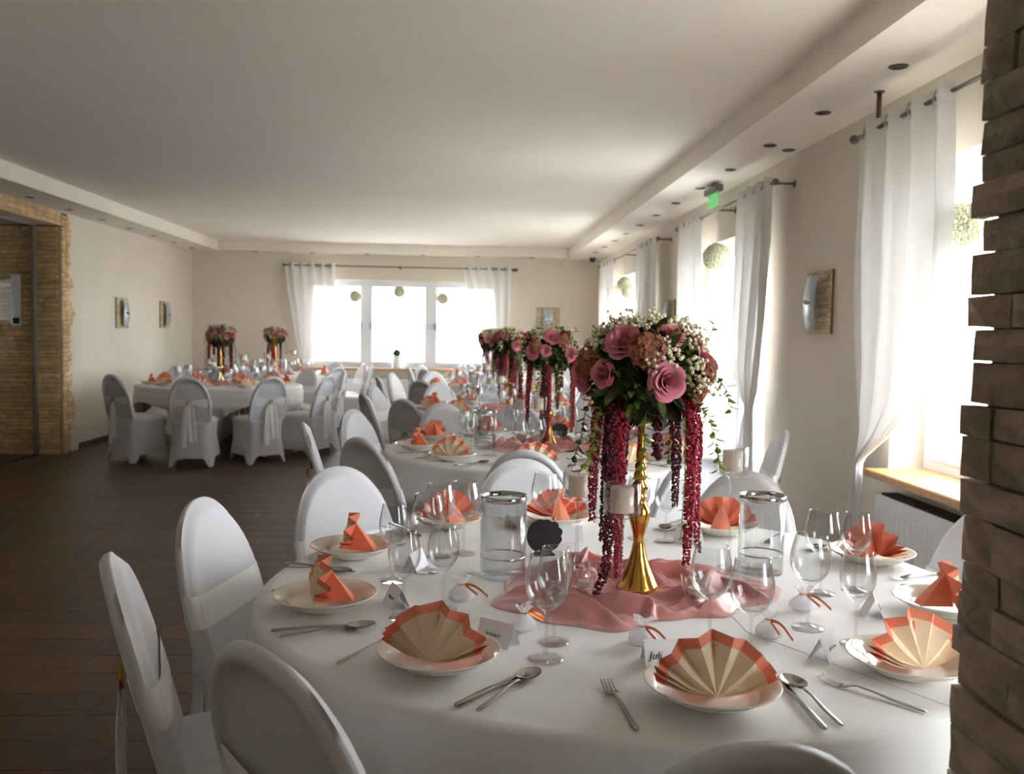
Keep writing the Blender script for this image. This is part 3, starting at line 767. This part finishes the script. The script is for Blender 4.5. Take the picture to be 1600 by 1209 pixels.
def glass_proto(name, h, rb_, rr_, rs):
    m = MB(); zb = h*.47
    prof = [(.0005, .0012), (rs, .0), (rs, .0018), (rs*.6, .004), (.008, .007), (.0042, .014), (.0034, .03), (.0034, zb-.014), (.0055, zb-.004), (.012, zb+.001)]
    for k in range(1, 15):
        t = k/14; r = rb_*sqrt(max(0, 1-(1-min(1, t*2.1))**2)) if t < .476 else rb_+(rr_-rb_)*sm(.476, 1.05, t)
        prof.append((max(r, .012), zb+.002+(h-zb-.002)*t))
    r, z = prof[-1]; prof += [(r-.0005, z+.0007), (r-.0012, z)]
    for k in range(13, 0, -2):
        t = k/14; q = rb_*sqrt(max(0, 1-(1-min(1, t*2.1))**2)) if t < .476 else rb_+(rr_-rb_)*sm(.476, 1.05, t)
        prof.append((max(q-.0013, .004), zb+.004+(h-zb-.002)*t))
    prof.append((.0005, zb+.008))
    m.lathe(prof, 28)
    return tag(ob(name, m.mesh(name, 'glass')), '-', 'glass')
wine0 = glass_proto('wine_glass', .198, .037, .0285, .033); red0 = glass_proto('wine_glass', .208, .044, .0345, .036)
# place card (a paper tent), long side along x
def card_mesh():
    m = MB(); W, D, H = .042, .022, .046
    for o in (0, .0008):
        for sy in (-1, 1):
            i = [m.vert(p) for p in ((-W, sy*(D-o), 0), (W, sy*(D-o), 0), (W, 0, H-o), (-W, 0, H-o))]; m.face(i)
    return m.mesh('place_card', 'paper', smooth=False)
card0 = thing('place_card', '-', 'place card'); ob('card', card_mesh(), card0)
def scribble(par, m_, seed, x0=-.02, x1=.018, h=.0035):
    rn = random.Random(seed); m = MB(); pts = []
    n = 26
    for k in range(n):
        x = x0+(x1-x0)*k/(n-1)+.0016*sin(k*2.2); q = .42+(rn.random()-.5)*.08+h/.046*sin(k*1.55+seed)*(.3+rn.random()*.9)
        q = min(.85, max(.2, q)); pts.append(Vector((x, -.022*(1-q)-.0009, .046*q)))
    m.tube(pts, .0006, 5); m.build('lettering', m_, par)
def texted(par, txt, m_):
    c = bpy.data.curves.new('lettering', 'FONT'); c.body = txt; c.size = .021; c.align_x = 'LEFT'; c.shear = .25; c.extrude = .0002
    t = bpy.data.objects.new('t', c); COL.objects.link(t); bpy.context.view_layer.update()
    me = bpy.data.meshes.new_from_object(t.evaluated_get(bpy.context.evaluated_depsgraph_get())); bpy.data.objects.remove(t)
    me.materials.clear(); me.materials.append(M[m_]); o = ob('lettering', me, par)
    al = atan2(.046, .022); o.location = (-.034, -.0171, .0125); o.rotation_euler = (al, 0, 0); return o
# organza favour bag
def bag_mesh():
    m = MB()
    prof = [(.0005, .001), (.018, .001), (.027, .007), (.026, .018), (.016, .03), (.007, .038), (.0065, .041), (.011, .047), (.018, .056)]
    def fn(u, v):
        r, z = prof[round(v*8)]; a = 2*pi*u; w_ = 1+(.18*sin(7*a) if v > .5 else .06*sin(5*a)); return (r*w_*cos(a)*1.15, r*w_*sin(a)*.8, z+.004*sin(3*a)*(v > .9))
    m.grid(fn, 36, 8, cu=True); return m.mesh('pouch', 'organza')
bag0 = thing('favour_bag', '-', 'gift bag'); ob('pouch', bag_mesh(), bag0)
MB().ball((0, 0, .0135), .0125, 10, 8, (1.3, .9, .9)).build('sweets', 'paper', bag0)
m = MB().torus((0, 0, .0395), .0072, .0012, 'z', 16, 6)
m.grid(lambda u, v: (.008+.055*u, -.005+.004*sin(u*5)+(v-.5)*.001, .039-.028*u*u+(v-.5)*.006), 10, 1)
m.grid(lambda u, v: (.008+.03*u, -.008-.012*u+(v-.5)*.001, .039-.02*u+(v-.5)*.006), 6, 1)
m.build('ribbon', 'copper', bag0)
# candle on a tall glass holder
def candle_holder(name, h):
    t = thing(name, '-', 'candle holder')
    MB().lathe([(.0005, 0), (.036, 0), (.037, .003), (.03, .007), (.01, .014), (.0055, .03), (.0045, .1), (.005, h-.03), (.009, h-.012), (.03, h-.004), (.041, h), (.0425, h+.005), (.043, h+.075), (.0415, h+.0755), (.041, h+.008), (.0005, h+.005)], 28).build('holder', 'glass', t)
    c = MB().lathe([(.0005, h+.0065), (.026, h+.0065), (.027, h+.009), (.027, h+.061), (.025, h+.064), (.0005, h+.0635)], 24).build('candle', 'wax', t, 'auto')
    MB().tube([(0, 0, h+.063), (.001, 0, h+.072)], .0009, 6).build('wick', 'wick', c); return t
cand = [candle_holder('candle_holder', h) for h in (.222, .265, .185)]
# glass cylinder with a silver rim
cyl0 = thing('glass_cylinder', '-', 'vase')
MB().lathe([(.0005, .001), (.059, 0), (.0605, .003), (.0605, .205), (.0575, .205), (.0575, .012), (.0005, .010)], 40).build('cylinder', 'thick', cyl0)
MB().lathe([(.0565, .2), (.0615, .199), (.0628, .203), (.0628, .211), (.0605, .214), (.057, .212), (.0565, .2)], 40).build('rim', 'chrome', cyl0)
MB().lathe([(.0607, .050), (.0612, .051), (.0612, .0535), (.0607, .0545)], 40).build('silver_band', 'chrome', cyl0)
# crystal tealight
tea0 = thing('tealight_glass', '-', 'candle holder'); m = MB()
m.grid(lambda u, v: ((.026+.009*v+.0022*(1 if round(u*24) % 2 else -1))*cos(2*pi*u), (.026+.009*v+.0022*(1 if round(u*24) % 2 else -1))*sin(2*pi*u), .001+.052*v), 24, 5, cu=True)
m.lathe([(.0005, .001), (.026, .001)], 24); m.build('crystal_cup', 'crystal', tea0, False)
MB().lathe([(.0005, .008), (.018, .008), (.018, .022), (.0005, .022)], 16).build('candle', 'wax', tea0, 'auto')
# black board table marker, scalloped on one side, on a little foot
sign0 = thing('table_marker', '-', 'table sign'); m = MB()
def bd(u):
    a = 2*pi*u; r = .05*(1+.07*max(0, cos(a-R(35)))*abs(sin(6*a))*2-.12*max(0, cos(a-R(75)))**8); return r*cos(a), .054+r*sin(a)
m.grid(lambda u, v: (bd(u)[0]*min(1, v*3), -.005, .054+(bd(u)[1]-.054)*min(1, v*3)) if v < .5 else (bd(u)[0]*min(1, (1-v)*3), .005, .054+(bd(u)[1]-.054)*min(1, (1-v)*3)), 72, 5, cu=True)
m.build('board', 'board', sign0, 'auto')
MB().box((-.03, -.02, 0), (.03, .02, .006), ch=.002).build('foot', 'board', sign0, False)
MB().ball((.03, 0, .104), .006, 10, 8).build('gold_bead', 'gold', sign0)
# satin runner, a crumpled heap
def satin_mesh(seed):
    m = MB(); n, k = 360, 80; sd = seed*13.7; rn = random.Random(seed)
    # long soft folds: each a curved ridge line with its own height and width
    F = []
    for i in range(30):
        a = 2*pi*i/30+rn.uniform(-.2, .2); F.append((a, rn.uniform(.11, .31), rn.uniform(-1.2, 1.2), rn.uniform(.026, .06), rn.uniform(.012, .026)))
    def fn(u, v):
        a = 2*pi*u; ro = .315*(1+.13*sin(2*a+seed)+.08*sin(3*a+1.7*seed)+.05*sin(7*a+seed*2)+.03*sin(13*a))
        r = ro*v; x, y = r*cos(a), r*sin(a); h = .005; sx = sy = 0
        for fa, fr, fs, fh, fwd in F:
            cx_, cy_ = fr*cos(fa), fr*sin(fa); t = fa+pi/2+fs; dx, dy = x-cx_, y-cy_
            l = dx*cos(t)+dy*sin(t); c = -dx*sin(t)+dy*cos(t)+.9*l*l*(1 if fs > 0 else -1)
            e = math.exp(-(l/.10)**2)
            q = c/fwd; g = math.exp(-q*q*(2.2 if q > 0 else .7))                  # steep on one side
            h = max(h, fh*e*g)+.12*min(h, fh*e*g); sx += -sin(t)*fh*e*g*.38; sy += cos(t)*fh*e*g*.38
        h += .006*noise.noise(Vector((x*30, y*30, sd)))*sm(.1, .3, v)
        h *= (sm(.16, .32, v) if y > 0 else sm(.30, .58, v))*.97+.03; h *= 1-.5*sm(.9, .98, v)
        h = max(h, .0025)
        if v > .985: h = .0008
        w_ = sm(.2, .5, v)*(1-sm(.9, 1, v)); return (x+sx*w_, y+sy*w_, h)
    m.grid(fn, n, k, cu=True); return m.mesh('satin_runner', 'satin')

# ------------------------------------------------------------------ flower arrangement
def rose_mesh(r):
    m = MB(); rn = random.Random(3)
    for L, (n, tilt, rb0, ln, W) in enumerate(((2, 2, .07, .60, 2.2), (3, 7, .13, .66, 1.5), (3, 13, .20, .70, 1.35), (4, 22, .27, .73, 1.1), (5, 34, .33, .76, .95), (5, 50, .38, .76, .9), (6, 68, .40, .74, .8))):
        for k in range(n):
            a0 = 2*pi*k/n+L*1.1+rn.uniform(-.12, .12); tl = tilt+rn.uniform(-3, 3); lf = ln*rn.uniform(.94, 1.05)
            def fn(u, v, a0=a0, tl=tl, rb0=rb0, lf=lf, W=W, L=L):
                q = 2*u-1; a = a0+q*W; ve = v*(1-abs(q)**2.6*.38)
                rad, z, N_ = rb0*r, -.12*r, 6
                for i in range(N_):
                    f = ve*(i+.5)/N_; t = R(tl+(8+7*L)*max(0, f-.62)/.38-12*(1-f)); rad += lf*r*ve/N_*sin(t); z += lf*r*ve/N_*cos(t)
                rad += .03*r*q*(1 if L > 0 else 1.5)          # spiral overlap
                return (rad*cos(a), rad*sin(a), z-.1*r*(L > 4)-.05*r*(L > 5)+.012*r*sin(q*7+k)*v*L/3)
            m.grid(fn, 8, 6)
    return m.mesh('rose', 'rose')
rose_big, rose_small = rose_mesh(.047), rose_mesh(.034)
def orient(o, d):
    o.rotation_mode = 'QUATERNION'; o.rotation_quaternion = Vector(d).to_track_quat('Z', 'Y'); return o
def amar_mesh(path, r, mname):
    m = MB(); path = [Vector(p) for p in path]; n = 0
    L = [(b-a).length for a, b in zip(path, path[1:])]; tot = sum(L); s = 0
    while s < tot:
        q = s
        for a, b, l in zip(path, path[1:], L):
            if q <= l: p = a.lerp(b, q/l); break
            q -= l
        rr = 1.28*r*(1-.45*(s/tot)**1.5)*(.85+.3*random.random())
        for k in range(9):
            a = random.random()*6.28; m.ico(p+Vector((rr*.82*cos(a), rr*.82*sin(a), random.uniform(-.004, .004))), rr*random.uniform(.24, .42))
        s += r*.5
    return m.mesh('amaranth_strand', mname, smooth=False)
arr0 = thing('flower_arrangement', '-', 'flowers')
MB().lathe([(.0005, 0), (.053, 0), (.055, .004), (.052, .012), (.040, .035), (.027, .065), (.0185, .095), (.0145, .115), (.0135, .125), (.017, .145), (.0235, .168), (.0275, .185), (.0265, .20), (.019, .215), (.0125, .222), (.017, .228), (.0175, .236), (.0125, .243), (.020, .252), (.0215, .262), (.0125, .274), (.0165, .282), (.017, .29), (.012, .298), (.0145, .305), (.015, .312), (.0105, .32), (.0125, .335), (.0095, .36), (.0095, .40), (.013, .43), (.03, .455), (.055, .47), (.0005, .465)], 12).build('trumpet_vase', 'gold', arr0)
CZ = .545
def ell(ph, th, s=1.0, rx=.150, rz=.115): return Vector((rx*s*sin(ph)*cos(th), rx*s*sin(ph)*sin(th), CZ+rz*s*cos(ph)))
m = MB(); rn = random.Random(5)
m.ball((0, 0, CZ), .115, 18, 12, (1.05, 1.05, .82))
for k in range(520):
    ph = math.acos(1-2*rn.random()*.98); th = rn.random()*6.283; p = ell(ph, th, .78); d = (p-Vector((0, 0, CZ))).normalized()
    dd = d+Vector((rn.uniform(-.7, .7), rn.uniform(-.7, .7), rn.uniform(-.9, .3)))
    m.leaf(p, dd, d.orthogonal() if rn.random() < .5 else Vector((0, 0, 1)), rn.uniform(.035, .065), rn.uniform(.010, .017))
m.build('foliage', 'leaf', arr0)
m = MB()
for k in range(130):
    ph = rn.uniform(.2, 2.3); th = rn.random()*6.283; p = ell(ph, th, .92); d = (p-Vector((0, 0, CZ))).normalized()
    m.leaf(p, d+Vector((rn.uniform(-.5, .5), rn.uniform(-.5, .5), rn.uniform(-.4, .5))), Vector((0, 0, 1)) if abs(d.z) < .9 else Vector((1, 0, 0)), rn.uniform(.03, .05), .009)
m.build('lime_foliage', 'leaf2', arr0)
RP = []
# roses: (azimuth deg with -90 = camera side, polar deg, big?)
for az, pol, big in ((-80, 98, 1), (-140, 92, 0), (-125, 52, 1), (-60, 40, 0), (20, 60, 1), (95, 80, 1), (150, 60, 0), (60, 95, 0), (-20, 75, 0), (190, 95, 1)):
    p = ell(R(pol), R(az), 1.0); RP.append(p); o = ob('rose', rose_big if big else rose_small, arr0, p); orient(o, p-Vector((0, 0, CZ-.02)))
for az, pol, rr in ((-100, 60, .05), (-12, 88, .045), (-165, 80, .045), (40, 70, .05), (120, 60, .05), (-30, 112, .035)):
    p = ell(R(pol), R(az), .9); m = MB(); d = (p-Vector((0, 0, CZ))).normalized(); a = d.orthogonal().normalized(); b = d.cross(a)
    for k in range(60):
        q = d*rn.uniform(.3, 1)+a*rn.uniform(-1, 1)+b*rn.uniform(-1, 1); q.normalize(); c = p+q*rr*rn.uniform(.75, 1); t = q.orthogonal().normalized(); t2 = q.cross(t)
        for e in range(4):
            an = pi/2*e+k; x = t*cos(an)+t2*sin(an); yv = q.cross(x); i = [m.vert(c), m.vert(c+x*.008+yv*.007+q*.003), m.vert(c+x*.015+q*.001), m.vert(c+x*.008-yv*.007+q*.003)]; m.face(i)
    m.ico(p, rr*.8); m.build('hydrangea', 'hyd', arr0, False)
m = MB()
for k in range(150):
    if k < 85: th = R(rn.uniform(-95, 50)) if k % 3 else R(rn.uniform(-175, -120)); ph = R(rn.uniform(8, 104))
    else: th = rn.random()*6.283; ph = R(rn.uniform(10, 105))
    c = ell(ph, th, rn.uniform(.98, 1.12))
    if any((c-q).length < .052 for q in RP): continue
    for q in range(rn.randint(7, 13)):
        p = c+Vector((rn.gauss(0, .014), rn.gauss(0, .014), rn.gauss(0, .014))); m.ico(p, rn.uniform(.0036, .0064))
o = m.build('babys_breath', 'gyp', arr0); o['kind'] = 'stuff'
for pts, r, mm in (
    ([(-.085, -.06, .47), (-.09, -.075, .35), (-.085, -.08, .2), (-.095, -.085, .07), (-.12, -.10, .014), (-.095, -.12, .012)], .013, 'amar2'),
    ([(-.06, -.06, .47), (-.066, -.075, .38), (-.066, -.075, .2), (-.064, -.07, .05)], .011, 'amar'),
    ([(-.045, -.01, .46), (-.05, 0, .3), (-.05, .0, .1), (-.052, -.01, .03)], .012, 'amar2'),
    ([(.095, -.06, .49), (.105, -.08, .42), (.105, -.08, .25), (.10, -.08, .08)], .013, 'amar'),
    ([(.115, -.05, .48), (.125, -.06, .4), (.125, -.06, .22), (.135, -.06, .11)], .010, 'amar'),
    ([(-.07, .09, .46), (-.07, .10, .3), (-.075, .1, .1)], .012, 'amar2'),
    ([(-.10, .05, .46), (-.11, .055, .3), (-.11, .06, .16)], .012, 'amar'),
    ([(.09, .05, .45), (.1, .045, .36), (.098, .04, .2)], .011, 'amar2')):
    pa = []
    for a, b in zip(pts, pts[1:]): pa += [Vector(a).lerp(Vector(b), t/4) for t in range(4)]
    ob('amaranth_strand', amar_mesh(pa+[pts[-1]], r, mm), arr0)
m = MB()
for k, z in enumerate((.44, .415, .39, .365, .345)): m.ico((.026+.004*sin(k*2), -.07, z), .0125 if k else .009); [m.ico((.026+.012*rn.uniform(-1, 1), -.07+.01*rn.uniform(-1, 1), z+.01*rn.uniform(-1, 1)), .005) for _ in range(12)]
m.build('amaranth_beads', 'amar2', arr0, False)
def vine(pts, n, L, mname, seed):
    q = random.Random(seed); m = MB(); P = [Vector(p) for p in pts]; fine = []
    for a, b in zip(P, P[1:]): fine += [a.lerp(b, t/6) for t in range(6)]
    fine.append(P[-1]); m.tube(fine, .0013, 5)
    for k in range(n):
        s = k/(n-1)*(len(fine)-1); i = min(int(s), len(fine)-2); p = fine[i].lerp(fine[i+1], s-i); d = (fine[i+1]-fine[i]).normalized(); sd = d.orthogonal().normalized(); sd = Matrix.Rotation(k*2.4, 3, d) @ sd
        m.leaf(p, sd+d*.5+Vector((0, 0, -.15)), d, L*q.uniform(.75, 1.15), L*.27)
    m.build('trailing_vine', mname, arr0, False)
vine([(.13, -.03, .55), (.17, -.05, .54), (.195, -.06, .50), (.20, -.06, .46)], 14, .034, 'leaf2', 1)
vine([(.11, -.06, .48), (.15, -.07, .44), (.165, -.075, .38), (.18, -.07, .31)], 26, .032, 'leaf2', 2)
vine([(-.10, -.05, .48), (-.125, -.06, .42), (-.13, -.065, .36), (-.15, -.06, .31)], 30, .034, 'leaf2', 3)
vine([(-.12, -.04, .50), (-.145, -.03, .45), (-.155, -.03, .38), (-.17, -.02, .33)], 20, .03, 'leaf', 4)
vine([(-.005, -.08, .47), (-.012, -.09, .42), (-.01, -.09, .36), (-.02, -.085, .30)], 22, .032, 'leaf2', 5)
vine([(.14, -.02, .60), (.155, -.03, .63), (.165, -.03, .66)], 10, .028, 'leaf2', 6)
vine([(.085, -.09, .44), (.088, -.095, .3), (.084, -.09, .15)], 22, .014, 'leaf2', 7)
vine([(.08, .1, .48), (.1, .12, .4), (.1, .13, .3)], 20, .03, 'leaf', 8)
vine([(-.06, .12, .48), (-.08, .14, .4), (-.08, .15, .3)], 20, .03, 'leaf', 9)

# ------------------------------------------------------------------ set the tables
def P2(cx, cy, r, a, t=0): a = R(a); return cx+r*cos(a)-t*sin(a), cy+r*sin(a)+t*cos(a)
PO = {-164.5: (-164.5, .745), 159.5: (159, .765), 123.5: (124, .81), 87.5: (97, .73), 51.5: (54, .735), 15.5: (17, .80), -20.5: (-18, .765), -56.5: (-53, .755), -92.5: (-87.3, .73), -128.5: (-128.4, .72)}
PLL = {-164.5: 'at the far left of the front table', 159.5: 'before the big white chair at the front table', 123.5: 'behind five glasses at the front table',
       87.5: 'behind the two low candles of the front table', 51.5: 'right of the hanging red strands, front table', 15.5: 'before the radiator at the front table',
       -20.5: 'half behind the stone pier at the front table', -56.5: 'touching the stone pier at the front table', -92.5: 'nearest the camera at the front table', -128.5: 'at the front left of the front table'}
for k, (cx, cy, d, s, rot, ph) in defs.items():
    for q in seatdefs[k]:
        g = R(PO[q][0] if k == 'a' else q)+pi/2   # +y of the setting points to the table centre
        where = PLL[q] if k == 'a' else f'at the {clock(q)} seat of {d}'
        qa, pr_ = PO[q] if k == 'a' else (q, .728)
        x, y = P2(cx, cy, pr_, qa)
        place(plate0, x, y, ZT, g, f'cream soup plate with a napkin {where}', 'plate', 'soup plates')
        tw = {-164.5: -3, -128.5: 12, -92.5: -4, -56.5: -22, 159.5: 24, 51.5: 14}.get(q, 0) if k == 'a' else random.uniform(-15, 15)
        place(napkin0, x+.018*cos(R(qa)), y+.018*sin(R(qa)), ZT+.0065, g+R(tw), f'coral and cream fan-folded napkin {where}', 'napkin', 'fan-folded napkins')
        if k in 'ab':
            nm = where.replace(' of the front table', '', 1) if k == 'a' else where
            if (k, q) != ('a', 123.5):
                x, y = P2(cx, cy, PO.get(q, (q, .742))[1]+.01 if k == 'a' else .742, PO.get(q, (q, 0))[0] if k == 'a' else q, -.165); place(fork0, x, y, ZT+.001, g+R(3), f'steel fork left of the plate {where}', 'cutlery', 'forks')
            x, y = P2(cx, cy, pr_+.02, qa, .150); place(knife0, x, y, ZT+.002, g+R(-2), f'steel knife right of the plate {where}', 'cutlery', 'knives')
            x, y = P2(cx, cy, pr_+.016, qa, .176); place(spoon0, x, y, ZT+.001, g+R(4), f'steel spoon beside the knife {where}', 'cutlery', 'spoons')
        if k != 'a':
            for pr, rr, tt, nm in ((wine0, .50, -.10, 'smaller'), (red0, .45, -.02, 'larger')):
                x, y = P2(cx, cy, rr+random.uniform(-.02, .02), q, tt); place(pr, x, y, ZT, 0, f'{nm} empty wine glass {where}', 'glass', 'wine glasses')
GL = [(.0, -.175, 2.27, 'leftmost wine glass of the front table, near the white chair'), (0, -.128, 1.975, 'wine glass behind the front left napkin'), (0, -.042, 2.03, 'wine glass right of the leftmost tent card'),
      (1, -.065, 2.52, 'wine glass at the back left, just left of the tallest pair'), (1, .005, 2.56, 'wine glass beside the left silver-rimmed cylinder'), (1, -.092, 2.36, 'wine glass in front of the back-left coral napkin'),
      (1, .168, 1.72, 'front wine glass of the pair left of the satin heap'), (0, .193, 1.815, 'rear wine glass of the pair left of the satin heap'),
      (1, .515, 1.80, 'left wine glass behind the front centre napkin'), (1, .565, 1.69, 'right wine glass behind the front centre napkin'),
      (1, .765, 1.905, 'front left glass of the four at the right'), (0, .825, 1.80, 'front right glass of the four at the right'), (1, .90, 2.17, 'back left glass of the four at the right'), (0, 1.0, 2.20, 'back right glass of the four at the right'),
      (1, .255, 2.74, 'wine glass between the left cylinder and the left candle'), (0, .55, 2.76, 'wine glass far behind the gold vase'), (0, .63, 2.72, 'wine glass behind the right hanging strand')]
for b, x, y, lab in GL: place(red0 if b else wine0, x, y, ZT, 0, lab, 'glass', 'wine glasses')
# tent cards
CD = [(-.150, 2.065, -160, 'white tent card left of the leftmost glasses', 'scr1'), (.075, 1.81, -128, 'white tent card with handwriting behind the front left plate', 'scr2'), (.398, 1.70, -88, 'name card behind the front centre plate, partly hidden by its napkin', 'Juli'),
      (.735, 1.735, -40, 'white tent card with gold lettering right of the front centre plate', 'gold'), (.955, 2.0, -20, 'white tent card under the right-hand glasses', 'scr3'), (.70, 2.71, 52, 'white tent card behind the right hanging strand', 'scr4'), (-.125, 2.40, 160, 'white tent card behind the left wine glasses', 'scr5'), (.33, 2.73, 92, 'white tent card behind the gold vase', 'scr6')]
index(card0); first = True
for x, y, a, lab, t in CD:
    c = dup(card0); c.location = (x, y, ZT); c.rotation_euler = (0, 0, R(a+90)); tag(c, lab, 'place card', 'tent place cards')
    if t == 'Juli': texted(c, t, 'ink')
    elif t == 'gold': scribble(c, 'goldink', 4, -.018, .02, .002)
    else: scribble(c, 'ink', int(t[3]))
for o in kids(card0): bpy.data.objects.remove(o)
bpy.data.objects.remove(card0)
BG = [(.0, 2.105, 0, 'white favour bag with copper ribbon under the left wine glasses'), (.135, 1.885, 40, 'white favour bag with copper ribbon at the left front of the satin'), (.375, 1.80, -30, 'white favour bag with copper ribbon at the front of the satin'),
      (.655, 1.845, -50, 'white favour bag with copper ribbon right of the front centre glasses'), (.80, 2.03, -20, 'white favour bag with copper ribbon under the right wine glasses')]
for x, y, a, lab in BG: place(bag0, x, y, ZT, R(a), lab, 'gift bag', 'favour bags')
# centre of each table
sat = [satin_mesh(1), satin_mesh(2)]
for i, (k, (cx, cy, d, s, rot, ph)) in enumerate(defs.items()):
    ox, oy = cx+.03, cy-.03
    if k == 'a': vx, vy, a = .44, 2.19, 0
    elif k == 'b': vx, vy, a = .475, 5.0, R(35)
    else: vx, vy, a = {'c': .37, 'd': .31, 'e': .52, 'f': -2.77, 'g': -2.68}[k], cy, R(50*i)
    sname = f'crumpled pink satin cloth in the middle of {d}'
    o = ob('satin_runner', sat[i % 2], None, (vx-.02 if k == 'a' else vx, vy+.01, ZT), 0 if k == 'a' else a); tag(o, sname, 'cloth', 'pink satin runners')
    place(arr0, vx, vy, ZT+.0045, a, f'tall gold vase with roses and hanging red amaranth on {d}', 'flowers', 'flower arrangements')
    cy_ = [(.108, 2.33), (.812, 2.37)] if k == 'a' else [P2(vx, vy, .37, 175+20*i), P2(vx, vy, .37, -5+20*i)]
    for j, (x, y) in enumerate(cy_): place(cyl0, x, y, ZT, 0, f'clear glass cylinder with silver rim, {("left", "right")[j]} of the vase on {d}', 'vase', 'silver-rimmed cylinders')
    ca = [(0, .365, 2.02), (1, .735, 2.40), (2, .315, 2.42)] if k == 'a' else [(0, *P2(vx, vy, .22, 250)), (1, *P2(vx, vy, .24, 20)), (2, *P2(vx, vy, .24, 130))]
    for j, x, y in ca: place(cand[j], x, y, ZT+.0045 if hypot(x-vx, y-vy) < .3 else ZT, 0, f'ivory candle in a {("middle-height", "tallest", "lowest")[j]} stemmed glass holder on {d}', 'candle holder', 'stemmed candle holders')
    te = [(.29, 2.22), (.30, 2.13), (.555, 2.07)] if k == 'a' else [P2(vx, vy, .2, 70+i), P2(vx, vy, .2, -40)]
    for j, (x, y) in enumerate(te): place(tea0, x, y, ZT+.02, random.random(), f'cut-crystal tealight glass, {("left rear", "left front", "right")[j] if k == "a" else ("rear", "front")[j]} one by the vase on {d}', 'candle holder', 'crystal tealights')
    if k in 'abcd':
        x, y = (.235, 2.55) if k == 'a' else (vx+.1, vy+.36); place(sign0, x, y, ZT, R(8), f'black scalloped table marker behind the satin on {d}', 'table sign', 'black table markers')
# second cloth lying over the far right part of the front table
m = MB(); cx, cy = .406, 2.243; p0 = Vector((.62, 1.88)); dr = (Vector((.86, 1.48))-p0).normalized(); pts = []
nrm = Vector((-dr.y, dr.x)); 
if nrm.dot(Vector((1, .6))) < 0: nrm = -nrm
for k in range(121):
    a = R(-60+k*110/120); q = Vector((cx+.897*cos(a), cy+.897*sin(a)))
    if (q-p0).dot(nrm) > 0: pts.append(q)
st = p0+dr*((pts[0]-p0).dot(dr)); pts = [Vector((.62, 1.88))]+[st]+pts+[Vector((.62, 2.5))]
top = [m.vert((p.x, p.y, .7533)) for p in pts]; bot = [m.vert((p.x, p.y, .7527)) for p in pts]
m.face(top)
for k in range(len(pts)): m.face((top[k], bot[k], bot[(k+1) % len(pts)], top[(k+1) % len(pts)]))
tag(m.build('table_overlay', 'cloth', None, False), 'second white cloth lying over the right part of the front table', 'tablecloth')
